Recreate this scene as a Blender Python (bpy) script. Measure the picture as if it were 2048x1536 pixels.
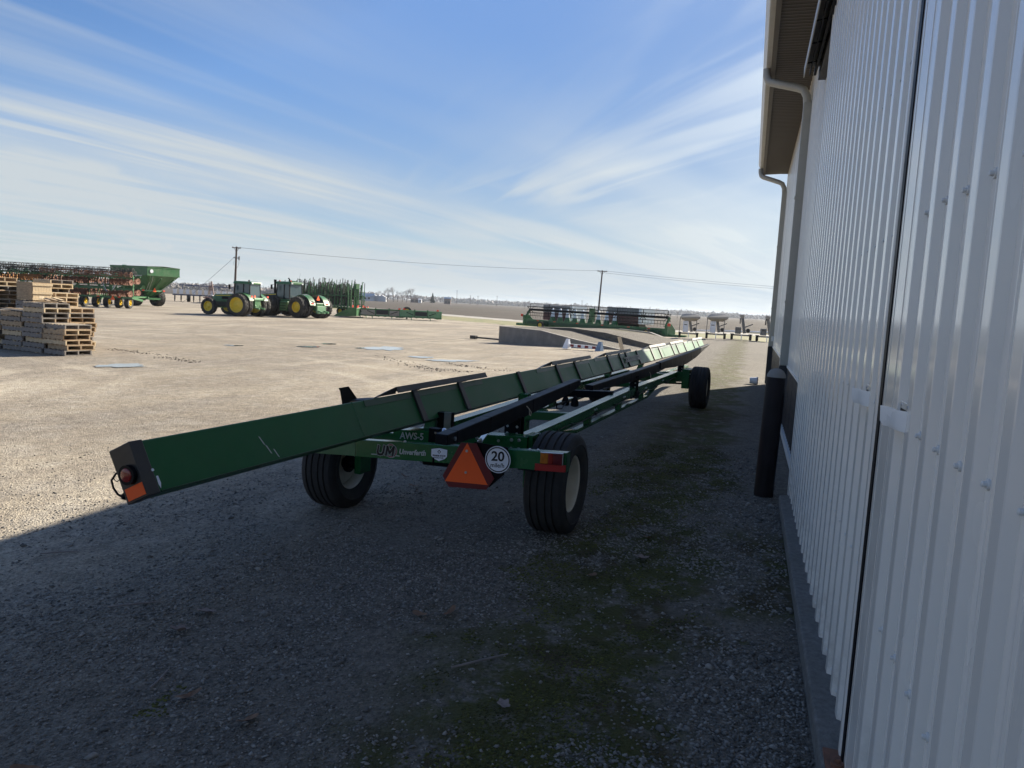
import bpy, math, random
import numpy as np
from mathutils import Matrix, Vector

for o in list(bpy.data.objects): bpy.data.objects.remove(o)
random.seed(7)
scene = bpy.context.scene
C = scene.collection
PI = math.pi
R = math.radians

# ------------------------------------------------------------------ camera
CAM_H = 1.65
yaw, pitch, roll = R(-17.342), R(6.0114), R(3.1652)
F = Vector((math.sin(yaw)*math.cos(pitch), math.cos(yaw)*math.cos(pitch), -math.sin(pitch)))
r0 = Vector((math.cos(yaw), -math.sin(yaw), 0)); u0 = r0.cross(F)
rt = r0*math.cos(roll)+u0*math.sin(roll); up = -r0*math.sin(roll)+u0*math.cos(roll)
cd = bpy.data.cameras.new('camera'); cam = bpy.data.objects.new('camera', cd); C.objects.link(cam)
m = Matrix((rt, up, -F)).transposed().to_4x4(); m.translation = Vector((0, 0, CAM_H))
cam.matrix_world = m
cd.sensor_width = 36; cd.lens = 36*1500/2048; cd.clip_start = 0.05; cd.clip_end = 20000
scene.camera = cam

# ------------------------------------------------------------------ sky and sun
SUN_EL, SUN_AZ = R(26.4), R(24.5)
w = bpy.data.worlds.new('World'); scene.world = w; w.use_nodes = True
nt = w.node_tree; N = nt.nodes; L = nt.links
N.clear()
wo = N.new('ShaderNodeOutputWorld'); bg = N.new('ShaderNodeBackground'); bg.inputs[1].default_value = 0.059
sky = N.new('ShaderNodeTexSky'); sky.sky_type = 'NISHITA'; sky.sun_disc = False
sky.sun_elevation = SUN_EL; sky.sun_rotation = SUN_AZ; sky.altitude = 200
sky.air_density = 1.0; sky.dust_density = .6; sky.ozone_density = 3.0
w.cycles.sampling_method = 'MANUAL'; w.cycles.sample_map_resolution = 256
def wmath(op, a, b=None, clamp=False):
    n = N.new('ShaderNodeMath'); n.operation = op; n.use_clamp = clamp
    for i, v in enumerate((a, b)):
        if v is None: continue
        if isinstance(v, (int, float)): n.inputs[i].default_value = v
        else: L.new(v, n.inputs[i])
    return n.outputs[0]
tc = N.new('ShaderNodeTexCoord'); sx = N.new('ShaderNodeSeparateXYZ'); L.new(tc.outputs['Generated'], sx.inputs[0])
zc = wmath('ADD', wmath('MAXIMUM', sx.outputs[2], 0.0), 0.045)
gx = wmath('DIVIDE', sx.outputs[0], zc); gy = wmath('DIVIDE', sx.outputs[1], zc)
ca, sa = math.cos(R(14.4)), math.sin(R(14.4))
uu = wmath('ADD', wmath('MULTIPLY', gx, sa), wmath('MULTIPLY', gy, ca))
vv = wmath('SUBTRACT', wmath('MULTIPLY', gx, ca), wmath('MULTIPLY', gy, sa))
cb2, sb2 = math.cos(R(-39)), math.sin(R(-39))
u2 = wmath('ADD', wmath('MULTIPLY', gx, sb2), wmath('MULTIPLY', gy, cb2)); v2 = wmath('SUBTRACT', wmath('MULTIPLY', gx, cb2), wmath('MULTIPLY', gy, sb2))
def cloud(su, sv, off, detail, rough, dist, U=None, V=None):
    cb = N.new('ShaderNodeCombineXYZ')
    L.new(wmath('MULTIPLY', U or uu, su), cb.inputs[0]); L.new(wmath('MULTIPLY', V or vv, sv), cb.inputs[1]); cb.inputs[2].default_value = off
    n = N.new('ShaderNodeTexNoise'); n.inputs['Scale'].default_value = 1; n.inputs['Detail'].default_value = detail
    n.inputs['Roughness'].default_value = rough; n.inputs['Distortion'].default_value = dist
    L.new(cb.outputs[0], n.inputs['Vector']); return n.outputs['Fac']
def ramp(v, a, b):
    n = N.new('ShaderNodeMapRange'); n.interpolation_type = 'SMOOTHSTEP'; n.inputs[1].default_value = a; n.inputs[2].default_value = b
    L.new(v, n.inputs[0]); return n.outputs[0]
streak = ramp(cloud(.20, 1.70, 3.1, 3, .60, .45), .44, .70)
fine = ramp(cloud(.6, 6.5, 7.7, 2, .65, .4), .28, .70)
patch = ramp(cloud(.13, .22, 12.9, 1, .5, .3), .38, .56)
streak = wmath('MULTIPLY', wmath('MULTIPLY', streak, wmath('ADD', wmath('MULTIPLY', fine, .55), .45)), patch)
low = ramp(sx.outputs[2], .34, .02)
veil = wmath('MULTIPLY', ramp(cloud(.22, .80, 5.2, 2, .55, .6), .34, .66), wmath('ADD', wmath('MULTIPLY', low, .85), .12))
base = wmath('MULTIPLY', wmath('POWER', low, 1.5), .50)
wisp = wmath('MULTIPLY', ramp(cloud(.35, 2.2, 2.3, 3, .62, .7, u2, v2), .40, .68), ramp(cloud(.30, .42, 19.55, 1, .5, .4, u2, v2), .48, .68))
streak = wmath('MAXIMUM', streak, wmath('MULTIPLY', wisp, .9))
fac = wmath('ADD', wmath('ADD', wmath('MULTIPLY', streak, .66), wmath('MULTIPLY', veil, .50)), base)
fac = wmath('MINIMUM', fac, .93)
# thin ice cloud is brighter towards the sun
dt = N.new('ShaderNodeVectorMath'); dt.operation = 'DOT_PRODUCT'; L.new(tc.outputs['Generated'], dt.inputs[0])
dt.inputs[1].default_value = (math.sin(SUN_AZ)*math.cos(SUN_EL), math.cos(SUN_AZ)*math.cos(SUN_EL), math.sin(SUN_EL))
glow = wmath('ADD', wmath('MULTIPLY', wmath('POWER', wmath('MAXIMUM', dt.outputs['Value'], 0.0), 9.0), 1.15), 1.0)
cc = N.new('ShaderNodeVectorMath'); cc.operation = 'SCALE'; cc.inputs[0].default_value = (4.12, 4.48, 4.66); L.new(glow, cc.inputs['Scale'])
mx = N.new('ShaderNodeMix'); mx.data_type = 'RGBA'; L.new(fac, mx.inputs[0])
tint = N.new('ShaderNodeMix'); tint.data_type = 'RGBA'; tint.blend_type = 'MULTIPLY'; tint.inputs[0].default_value = 1; tint.inputs[7].default_value = (.60, .745, .94, 1)
L.new(sky.outputs[0], tint.inputs[6]); sp3 = N.new('ShaderNodeSeparateXYZ'); L.new(tint.outputs[2], sp3.inputs[0])
soft = wmath('DIVIDE', 4.9, wmath('MAXIMUM', sp3.outputs[2], 4.9))      # keep the aureole from burning out
lt = N.new('ShaderNodeVectorMath'); lt.operation = 'SCALE'; L.new(tint.outputs[2], lt.inputs[0]); L.new(soft, lt.inputs['Scale'])
lt2 = N.new('ShaderNodeVectorMath'); lt2.operation = 'MINIMUM'; lt2.inputs[1].default_value = (3.0, 3.9, 5.2); L.new(lt.outputs[0], lt2.inputs[0])
L.new(lt2.outputs[0], mx.inputs[6]); L.new(cc.outputs[0], mx.inputs[7])
L.new(mx.outputs[2], bg.inputs[0]); L.new(bg.outputs[0], wo.inputs[0])
sd = bpy.data.lights.new('sun', 'SUN'); sd.energy = 5.0; sd.angle = R(0.53); sd.color = (1, .91, .76)
sun = bpy.data.objects.new('sun', sd); C.objects.link(sun)
sdir = Vector((math.sin(SUN_AZ)*math.cos(SUN_EL), math.cos(SUN_AZ)*math.cos(SUN_EL), math.sin(SUN_EL)))
sun.rotation_euler = sdir.to_track_quat('Z', 'Y').to_euler(); sun.location = (20, 30, 40)
vs = scene.view_settings; vs.view_transform = 'Standard'; vs.look = 'None'; vs.gamma = 1; vs.exposure = 1.36; vs.use_curve_mapping = False
scene.cycles.max_bounces = 4; scene.cycles.diffuse_bounces = 3; scene.cycles.glossy_bounces = 2; scene.cycles.volume_bounces = 0; scene.cycles.transparent_max_bounces = 12

# ------------------------------------------------------------------ materials
MATS = {}
def pmat(name, col, rough=.5, metal=0.0, var=.12, scale=6.0, bump=0.0, bscale=60.0, dust=0.0, dustcol=(.30, .26, .20), coat=0.0, island=0.0, spec=.5, trans=0.0, stretch=None, rvar=.12):
    if name in MATS: return MATS[name]
    m = bpy.data.materials.new(name); m.use_nodes = True; t = m.node_tree; n = t.nodes; l = t.links
    p = n['Principled BSDF']; p.inputs['Roughness'].default_value = rough; p.inputs['Metallic'].default_value = metal
    p.inputs['Coat Weight'].default_value = coat; p.inputs['Specular IOR Level'].default_value = spec
    p.inputs['Coat Roughness'].default_value = .08
    if trans: p.inputs['Transmission Weight'].default_value = trans
    tcx = n.new('ShaderNodeTexCoord'); vec = tcx.outputs['Object']
    if stretch:
        mp = n.new('ShaderNodeMapping'); mp.inputs['Scale'].default_value = stretch; l.new(vec, mp.inputs[0]); vec = mp.outputs[0]
    nz = n.new('ShaderNodeTexNoise'); nz.inputs['Scale'].default_value = scale; nz.inputs['Detail'].default_value = 4; nz.inputs['Roughness'].default_value = .62
    l.new(vec, nz.inputs['Vector'])
    a = tuple(max(0, c*(1-var)) for c in col)+(1,); b = tuple(min(1, c*(1+var)) for c in col)+(1,)
    mr = n.new('ShaderNodeMapRange'); mr.inputs[1].default_value = .3; mr.inputs[2].default_value = .7; l.new(nz.outputs['Fac'], mr.inputs[0])
    mixn = n.new('ShaderNodeMix'); mixn.data_type = 'RGBA'; mixn.inputs[6].default_value = a; mixn.inputs[7].default_value = b
    l.new(mr.outputs[0], mixn.inputs[0]); out = mixn.outputs[2]
    if island:
        g = n.new('ShaderNodeNewGeometry'); hs = n.new('ShaderNodeHueSaturation'); mr3 = n.new('ShaderNodeMapRange')
        mr3.inputs[3].default_value = 1-island; mr3.inputs[4].default_value = 1+island; l.new(g.outputs['Random Per Island'], mr3.inputs[0])
        l.new(mr3.outputs[0], hs.inputs['Value']); l.new(out, hs.inputs['Color']); out = hs.outputs[0]
    if dust:
        n2 = n.new('ShaderNodeTexNoise'); n2.inputs['Scale'].default_value = 2.3; n2.inputs['Detail'].default_value = 4; n2.inputs['Roughness'].default_value = .7
        l.new(tcx.outputs['Object'], n2.inputs['Vector'])
        mr2 = n.new('ShaderNodeMapRange'); mr2.inputs[1].default_value = .38; mr2.inputs[2].default_value = .72; mr2.inputs[4].default_value = dust; l.new(n2.outputs['Fac'], mr2.inputs[0])
        mx2 = n.new('ShaderNodeMix'); mx2.data_type = 'RGBA'; mx2.inputs[7].default_value = tuple(dustcol)+(1,); l.new(out, mx2.inputs[6]); l.new(mr2.outputs[0], mx2.inputs[0]); out = mx2.outputs[2]
    l.new(out, p.inputs['Base Color'])
    rr = n.new('ShaderNodeMapRange'); rr.inputs[3].default_value = max(.02, rough-rvar); rr.inputs[4].default_value = min(1, rough+rvar); l.new(nz.outputs['Fac'], rr.inputs[0]); l.new(rr.outputs[0], p.inputs['Roughness'])
    if bump:
        n3 = n.new('ShaderNodeTexNoise'); n3.inputs['Scale'].default_value = bscale; n3.inputs['Detail'].default_value = 3; l.new(vec, n3.inputs['Vector'])
        bp = n.new('ShaderNodeBump'); bp.inputs['Strength'].default_value = bump; bp.inputs['Distance'].default_value = .01
        l.new(n3.outputs['Fac'], bp.inputs['Height']); l.new(bp.outputs[0], p.inputs['Normal'])
    MATS[name] = m; return m
GREEN = pmat('green_paint', (.007, .105, .028), .24, var=.10, dust=.05, spec=.5, scale=3)
GREEN_B = pmat('beam_green_paint', (.006, .105, .028), .42, var=.10, dust=.04, spec=.28, scale=3)
GREEN_D = pmat('dark_green_strip', (.008, .055, .02), .38, var=.1)
GREEN_F = pmat('machine_green', (.020, .125, .036), .42, var=.2, dust=.22)
GREEN_L = pmat('pale_dusty_green', (.12, .30, .15), .55, var=.2, dust=.3)
YELLOW = pmat('wheel_yellow', (.72, .53, .04), .45, var=.10, dust=.06)
BLACK = pmat('black_paint', (.004, .0045, .007), .50, var=.3, spec=.14)
BLACK_W = pmat('worn_black', (.018, .017, .017), .45, var=.3, dust=.10)
RUBBER = pmat('tyre_rubber', (.017, .017, .018), .82, var=.35, scale=30, bump=.35, bscale=90, dust=.34, dustcol=(.085, .075, .066), rvar=.08)
RUBBER_F = pmat('dusty_rubber', (.022, .021, .020), .85, var=.3, dust=.30, dustcol=(.16, .145, .12))
CREAM = pmat('cream_wheel', (.60, .56, .46), .42, var=.08, dust=.12)
ZINC = pmat('zinc_plate', (.55, .56, .57), .32, metal=.9, var=.1)
CHROME = pmat('chrome', (.8, .8, .82), .06, metal=1.0, var=.02)
ORANGE = pmat('fluorescent_orange', (1.0, .12, .012), .6, var=.02)
REDRETRO = pmat('dark_red_reflective', (.13, .006, .010), .4, var=.08)
REDLENS = pmat('red_lens', (.22, .012, .008), .12, var=.15, coat=.4)
AMBER = pmat('amber_lens', (.42, .13, .012), .14, var=.25, scale=40, coat=.4)
WHITE = pmat('sign_white', (.78, .80, .84), .4, var=.03)
INK = pmat('black_ink', (.006, .006, .008), .45, var=.1)
SILVER = pmat('silver_vinyl', (.42, .45, .44), .4, var=.06)
DRED = pmat('logo_red', (.20, .015, .02), .4, var=.06)
RUST = pmat('rusty_steel', (.20, .090, .055), .8, var=.4, scale=14, bump=.2)
ORUST = pmat('orange_rust', (.36, .17, .06), .8, var=.3, scale=9)
WALLM = pmat('wall_steel', (.87, .83, .755), .26, var=.03, scale=1.7, dust=.03, dustcol=(.36, .34, .30), coat=.45, stretch=(1, 1, .25), rvar=.07)
def wall_dirt(m):
    t = m.node_tree; n, l = t.nodes, t.links; p = n['Principled BSDF']; src = p.inputs['Base Color'].links[0].from_socket
    tcx = n.new('ShaderNodeTexCoord'); sp = n.new('ShaderNodeSeparateXYZ'); l.new(tcx.outputs['Object'], sp.inputs[0])
    a = n.new('ShaderNodeTexNoise'); a.inputs['Scale'].default_value = 9; a.inputs['Detail'].default_value = 4; a.inputs['Roughness'].default_value = .75; l.new(tcx.outputs['Object'], a.inputs['Vector'])
    mr = n.new('ShaderNodeMapRange'); mr.inputs[1].default_value = .55; mr.inputs[2].default_value = .08; l.new(sp.outputs[2], mr.inputs[0])
    mu = n.new('ShaderNodeMath'); mu.operation = 'MULTIPLY'; l.new(mr.outputs[0], mu.inputs[0])
    m2 = n.new('ShaderNodeMapRange'); m2.inputs[1].default_value = .42; m2.inputs[2].default_value = .68; m2.inputs[4].default_value = .55; l.new(a.outputs['Fac'], m2.inputs[0]); l.new(m2.outputs[0], mu.inputs[1])
    mx_ = n.new('ShaderNodeMix'); mx_.data_type = 'RGBA'; mx_.inputs[7].default_value = (.30, .26, .20, 1); l.new(src, mx_.inputs[6]); l.new(mu.outputs[0], mx_.inputs[0]); l.new(mx_.outputs[2], p.inputs['Base Color'])
    b = n.new('ShaderNodeTexNoise'); b.inputs['Scale'].default_value = 1.4; b.inputs['Detail'].default_value = 2; l.new(tcx.outputs['Object'], b.inputs['Vector'])
    bp = n.new('ShaderNodeBump'); bp.inputs['Strength'].default_value = .35; bp.inputs['Distance'].default_value = .02; l.new(b.outputs['Fac'], bp.inputs['Height']); l.new(bp.outputs[0], p.inputs['Normal'])
wall_dirt(WALLM)
TRIM = pmat('trim_steel', (.82, .775, .70), .20, var=.04, coat=.2)
CREAMT = pmat('cream_trim', (.44, .42, .36), .4, var=.06, dust=.08)
SOFF = pmat('soffit_brown', (.080, .066, .055), .55, var=.12)
FASC = pmat('fascia_brown', (.10, .085, .072), .5, var=.1)
DARKW = pmat('wainscot_dark', (.030, .032, .038), .42, var=.1, dust=.08)
WHTRIM = pmat('white_trim', (.72, .72, .70), .4, var=.05)
CONC = pmat('concrete', (.27, .255, .235), .9, var=.22, scale=5, bump=.5, bscale=70, dust=.4, dustcol=(.16, .15, .14))
CONCK = pmat('kerb_concrete', (.16, .158, .15), .9, var=.35, scale=30, bump=.8, bscale=120, dust=.4, dustcol=(.08, .085, .07))
ROOF = pmat('roof_steel', (.16, .14, .12), .5)
W1 = pmat('pallet_wood_pale', (.54, .42, .265), .8, var=.3, scale=9, stretch=(1, 6, 6), island=.1)
W2 = pmat('pallet_wood_grey', (.23, .205, .18), .85, var=.4, scale=9, stretch=(1, 6, 6), island=.1)
W3 = pmat('pallet_wood_tan', (.38, .275, .17), .8, var=.4, scale=9, stretch=(1, 6, 6), island=.1)
POLEW = pmat('pole_wood', (.085, .062, .052), .85, var=.3)
WIRE = pmat('wire_metal', (.12, .13, .14), .5, metal=.5)
BARK = pmat('bare_bark', (.22, .19, .175), .9, var=.3)
GLASS = pmat('cab_glass', (.055, .085, .09), .06, var=.05, spec=.8)
INT = pmat('cab_interior', (.03, .03, .03), .7)
REDM = pmat('wine_red_paint', (.075, .016, .020), .5, var=.2, dust=.15)
GREYT = pmat('grey_tarp', (.16, .17, .18), .6, var=.15)
BEIGE = pmat('beige_steel', (.36, .33, .28), .55, var=.1, dust=.2)
GREYM = pmat('grey_machine', (.19, .18, .165), .6, var=.15)
BLUEP = pmat('planter_blue', (.035, .055, .13), .5, var=.2)
REDF = pmat('marker_red', (.75, .07, .03), .5)
LEAF = pmat('dry_leaf', (.17, .095, .055), .85, var=.35, scale=40)
LEAFG = pmat('grey_leaf', (.22, .17, .15), .85, var=.3, scale=40)
STONE = pmat('gravel_stone', (.195, .184, .166), .85, var=.18, scale=40, island=.6)
MOSSM = pmat('moss_tuft', (.068, .070, .013), .95, var=.5, scale=3, island=.5)
HOUSEW = pmat('house_white', (.62, .63, .65), .7)
HOUSEB = pmat('shed_blue_roof', (.16, .24, .36), .6)
HOUSED = pmat('barn_dark', (.14, .10, .09), .8)
FARG = pmat('evergreen', (.035, .05, .035), .9, var=.4)
BUSH = pmat('winter_twigs', (.30, .275, .26), .95, var=.3)

# ------------------------------------------------------------------ mesh helpers
class MB:
    def __init__(s): s.v = []; s.f = []
    def add(s, vs, fs):
        b = len(s.v); s.v += [tuple(v) for v in vs]; s.f += [tuple(i+b for i in f) for f in fs]; return s
    def box(s, x0, x1, y0, y1, z0, z1):
        return s.add([(x0,y0,z0),(x1,y0,z0),(x1,y1,z0),(x0,y1,z0),(x0,y0,z1),(x1,y0,z1),(x1,y1,z1),(x0,y1,z1)],
                     [(0,3,2,1),(4,5,6,7),(0,1,5,4),(1,2,6,5),(2,3,7,6),(3,0,4,7)])
    def bar(s, p, q, w, h, upv=(0,0,1)):
        p, q = Vector(p), Vector(q); d = (q-p).normalized(); u = Vector(upv)
        sd_ = d.cross(u)
        if sd_.length < 1e-4: sd_ = d.cross(Vector((1,0,0)))
        sd_.normalize(); u = sd_.cross(d).normalized(); a = sd_*(w/2); b = u*(h/2)
        return s.add([p-a-b,p+a-b,p+a+b,p-a+b,q-a-b,q+a-b,q+a+b,q-a+b], [(0,1,2,3),(4,7,6,5),(0,4,5,1),(1,5,6,2),(2,6,7,3),(3,7,4,0)])
    def loft(s, A, B, caps=True):
        n = len(A); vs = list(A)+list(B); fs = [(i,(i+1)%n,n+(i+1)%n,n+i) for i in range(n)]
        if caps: fs += [tuple(range(n-1,-1,-1)), tuple(range(n,2*n))]
        return s.add(vs, fs)
    def tube(s, pts, r, n=8, caps=True):
        pts = [Vector(p) for p in pts]; k = len(pts); rs = r if isinstance(r,(list,tuple)) else [r]*k
        rings = []; ref = Vector((0,0,1))
        for i, p in enumerate(pts):
            d = (pts[min(i+1,k-1)]-pts[max(i-1,0)]).normalized()
            if abs(d.dot(ref)) > .95: ref = Vector((1,0,0)) if abs(d.x) < .9 else Vector((0,1,0))
            a = d.cross(ref).normalized(); b = d.cross(a).normalized(); ref = a.cross(d).normalized()
            rings.append([p+(a*math.cos(2*PI*j/n)+b*math.sin(2*PI*j/n))*rs[i] for j in range(n)])
        vs = [v for rg in rings for v in rg]; fs = []
        for i in range(k-1):
            for j in range(n): fs.append((i*n+j, i*n+(j+1)%n, (i+1)*n+(j+1)%n, (i+1)*n+j))
        if caps: fs += [tuple(range(n)), tuple((k-1)*n+j for j in range(n-1,-1,-1))]
        return s.add(vs, fs)
    def lathe(s, prof, n=32, closed=False, o=(0,0,0), axis='y'):
        k = len(prof); vs = []
        for j in range(n):
            a = 2*PI*j/n; c, sn = math.cos(a), math.sin(a)
            for r_, h in prof:
                v = (r_*c, h, r_*sn) if axis == 'y' else ((r_*c, r_*sn, h) if axis == 'z' else (h, r_*c, r_*sn))
                vs.append((v[0]+o[0], v[1]+o[1], v[2]+o[2]))
        fs = []
        for j in range(n):
            j2 = (j+1)%n
            for i in range(k if closed else k-1):
                i2 = (i+1)%k; fs.append((j*k+i, j2*k+i, j2*k+i2, j*k+i2))
        return s.add(vs, fs)
    def disc(s, c, ax, r, h, n=20):
        c = Vector(c); ax = Vector(ax).normalized(); return s.tube([c, c+ax*h], r, n)
    def sheet(s, poly, off):
        A = [Vector(p) for p in poly]; return s.loft(A, [p+Vector(off) for p in A])
    def mesh(s, name, mat, smooth=False, ang=35):
        me = bpy.data.meshes.new(name); me.from_pydata(s.v, [], s.f)
        for mm in (mat if isinstance(mat,(list,tuple)) else [mat]): me.materials.append(mm)
        if smooth:
            me.polygons.foreach_set('use_smooth', [True]*len(me.polygons))
            try: me.set_sharp_from_angle(angle=R(ang))
            except Exception: pass
        me.update(); return me
    def build(s, name, mat, parent=None, smooth=False, bevel=0, loc=None, ang=35):
        o = ob(name, s.mesh(name, mat, smooth, ang), parent, loc)
        if bevel:
            b = o.modifiers.new('bevel', 'BEVEL'); b.width = bevel; b.segments = 2; b.limit_method = 'ANGLE'
        return o
def ob(name, data, parent=None, loc=None, rot=None):
    o = bpy.data.objects.new(name, data); C.objects.link(o)
    if parent: o.parent = parent
    if loc is not None: o.location = loc
    if rot is not None: o.rotation_euler = rot
    return o
def tag(o, label, cat, group=None):
    o['label'] = label; o['category'] = cat
    if group: o['group'] = group
    return o
def thing(name, label, cat, loc=(0,0,0), rz=0, group=None, rot=None):
    o = ob(name, None, None, loc, rot or (0,0,rz)); o.empty_display_size = .2
    return tag(o, label, cat, group)
def struct(o, kind='structure'): o['kind'] = kind; return o
def part_kind(o, kind='stuff'): o['kind'] = kind; return o
def B1(name, mat, parent, *a, bevel=0): return MB().box(*a).build(name, mat, parent, bevel=bevel)
def text(body, name, size, mat, parent, org, ax, ay, ext=.0015, off=0, shear=0, sx=1.0, align='LEFT'):
    cu = bpy.data.curves.new(name, 'FONT'); cu.body = body; cu.size = size; cu.extrude = ext; cu.offset = off; cu.shear = shear; cu.resolution_u = 4
    cu.align_x = align; cu.align_y = 'CENTER'
    tmp = bpy.data.objects.new('tmp', cu); C.objects.link(tmp); bpy.context.view_layer.update()
    me = bpy.data.meshes.new_from_object(tmp.evaluated_get(bpy.context.evaluated_depsgraph_get())); bpy.data.objects.remove(tmp); bpy.data.curves.remove(cu)
    me.materials.clear(); me.materials.append(mat); me.name = name
    ax, ay = Vector(ax).normalized(), Vector(ay).normalized(); az = ax.cross(ay)
    M = Matrix((ax*sx, ay, az)).transposed().to_4x4(); M.translation = Vector(org); me.transform(M)
    return ob(name, me, parent)

# ------------------------------------------------------------------ terrain
def zt(x): return -.75*(1-math.exp(-.07*max(0.0, -x-1.2)))
def ztn(x): return -.75*(1-np.exp(-.07*np.maximum(0.0, -x-1.2)))
def gmat(name, build):
    m = bpy.data.materials.new(name); m.use_nodes = True; build(m.node_tree, m.node_tree.nodes, m.node_tree.links, m.node_tree.nodes['Principled BSDF']); return m
def nmath(n, l, op, a, b=None, clamp=False):
    q = n.new('ShaderNodeMath'); q.operation = op; q.use_clamp = clamp
    for i, v in enumerate((a, b)):
        if v is None: continue
        if isinstance(v, (int, float)): q.inputs[i].default_value = v
        else: l.new(v, q.inputs[i])
    return q.outputs[0]
def nnoise(n, l, vec, scale, detail=6, rough=.6, dist=0, stretch=None, rot=0):
    if stretch or rot:
        mp = n.new('ShaderNodeMapping'); mp.inputs['Scale'].default_value = stretch or (1,1,1); mp.inputs['Rotation'].default_value = (0,0,rot); l.new(vec, mp.inputs[0]); vec = mp.outputs[0]
    q = n.new('ShaderNodeTexNoise'); q.inputs['Scale'].default_value = scale; q.inputs['Detail'].default_value = detail; q.inputs['Roughness'].default_value = rough; q.inputs['Distortion'].default_value = dist
    l.new(vec, q.inputs['Vector']); return q.outputs['Fac']
def nmap(n, l, v, a, b, c=0, d=1, smooth=True):
    q = n.new('ShaderNodeMapRange'); q.interpolation_type = 'SMOOTHSTEP' if smooth else 'LINEAR'
    for i, x in zip((1,2,3,4), (a,b,c,d)): q.inputs[i].default_value = x
    l.new(v, q.inputs[0]); return q.outputs[0]
def nmix(n, l, f, a, b):
    q = n.new('ShaderNodeMix'); q.data_type = 'RGBA'
    for i, v in ((0,f),(6,a),(7,b)):
        if isinstance(v, (int,float)): q.inputs[i].default_value = v
        elif isinstance(v, tuple): q.inputs[i].default_value = v+(1,)
        else: l.new(v, q.inputs[i])
    return q.outputs[2]
def yard_nodes(t, n, l, p):
    tcx = n.new('ShaderNodeTexCoord'); v = tcx.outputs['Object']; sp = n.new('ShaderNodeSeparateXYZ'); l.new(v, sp.inputs[0])
    X, Y = sp.outputs[0], sp.outputs[1]
    big = nnoise(n, l, v, .16, 3, .6)
    trk = nnoise(n, l, v, .55, 4, .65, .6, (1, .18, 1), R(38))
    mid = nnoise(n, l, v, 2.2, 5, .65)
    vo = n.new('ShaderNodeTexVoronoi'); vo.inputs['Scale'].default_value = 55; l.new(v, vo.inputs['Vector'])
    vo2 = n.new('ShaderNodeTexVoronoi'); vo2.inputs['Scale'].default_value = 130; l.new(v, vo2.inputs['Vector'])
    col = nmix(n, l, nmap(n, l, big, .35, .65), (.265, .224, .170), (.375, .322, .248))
    col = nmix(n, l, nmap(n, l, trk, .40, .64, 0, .8), col, (.22, .19, .155))
    arc = n.new('ShaderNodeTexWave'); arc.wave_type = 'RINGS'; arc.rings_direction = 'Z'; arc.inputs['Scale'].default_value = .16; arc.inputs['Distortion'].default_value = 7; arc.inputs['Detail'].default_value = 3; arc.inputs['Detail Scale'].default_value = .6
    mpa = n.new('ShaderNodeMapping'); mpa.inputs['Location'].default_value = (26, 4, 0); l.new(v, mpa.inputs[0]); l.new(mpa.outputs[0], arc.inputs['Vector'])
    col = nmix(n, l, nmath(n, l, 'MULTIPLY', nmap(n, l, arc.outputs['Fac'], .72, .95), nmap(n, l, big, .42, .6, 0, .5)), col, (.45, .395, .31))
    col = nmix(n, l, nmap(n, l, mid, .4, .75, 0, .5), col, (.37, .34, .295))
    for cx, cy, rads in ((-31, 2, (19.0, 20.8)), (-6, 52, (27.5, 29.4)), (-44, 60, (33.0, 35.0))):
        vd = n.new('ShaderNodeVectorMath'); vd.operation = 'DISTANCE'; vd.inputs[1].default_value = (cx, cy, 0); l.new(v, vd.inputs[0])
        dd = nmath(n, l, 'ADD', vd.outputs['Value'], nmath(n, l, 'MULTIPLY', trk, .9))
        for rr_ in rads:
            ab = nmath(n, l, 'ABSOLUTE', nmath(n, l, 'SUBTRACT', dd, rr_+.45)); bandf = nmap(n, l, ab, .34, .12)
            col = nmix(n, l, nmath(n, l, 'MULTIPLY', bandf, nmap(n, l, mid, .38, .62, .15, .55)), col, (.215, .182, .145))
    # greyer stone towards the building, its shade also darkened into the colour
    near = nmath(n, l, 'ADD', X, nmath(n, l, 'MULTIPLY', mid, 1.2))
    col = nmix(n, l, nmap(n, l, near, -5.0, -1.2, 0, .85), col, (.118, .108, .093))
    # single stones
    bw = n.new('ShaderNodeRGBToBW'); l.new(vo.outputs['Color'], bw.inputs[0])
    bw2 = n.new('ShaderNodeRGBToBW'); l.new(vo2.outputs['Color'], bw2.inputs[0])
    sv = nmath(n, l, 'ADD', nmath(n, l, 'MULTIPLY', bw.outputs[0], .7), nmath(n, l, 'MULTIPLY', bw2.outputs[0], .6))
    gr = nnoise(n, l, v, 5.5, 5, .85)
    sv = nmath(n, l, 'ADD', sv, nmap(n, l, gr, .28, .72, .02, .66, False))
    hs = n.new('ShaderNodeHueSaturation'); l.new(col, hs.inputs['Color']); l.new(sv, hs.inputs['Value']); col = hs.outputs[0]
    # damp mud streaks
    mud = nnoise(n, l, v, .9, 5, .7, .3, (1, .12, 1), R(52)); mudz = nnoise(n, l, v, .09, 3)
    mudf = nmath(n, l, 'MULTIPLY', nmap(n, l, mud, .60, .68), nmap(n, l, mudz, .45, .6))
    col = nmix(n, l, nmath(n, l, 'MULTIPLY', mudf, .75), col, (.075, .062, .050))
    # moss band beside the wall
    wob = nnoise(n, l, v, 1.1, 3, .6); xe = nmath(n, l, 'ADD', X, nmath(n, l, 'MULTIPLY', nmath(n, l, 'SUBTRACT', wob, .5), 1.7))
    band = nmath(n, l, 'MULTIPLY', nmap(n, l, xe, -1.5, -.75), nmap(n, l, xe, .0, -.35))
    band2 = nmath(n, l, 'MULTIPLY', nmap(n, l, nmath(n, l, 'ADD', Y, wob), 4.6, 5.0), nmath(n, l, 'MULTIPLY', nmap(n, l, nmath(n, l, 'ADD', Y, wob), 6.8, 6.2), nmap(n, l, xe, -.05, .15)))
    band = nmath(n, l, 'MAXIMUM', band, band2)
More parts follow.
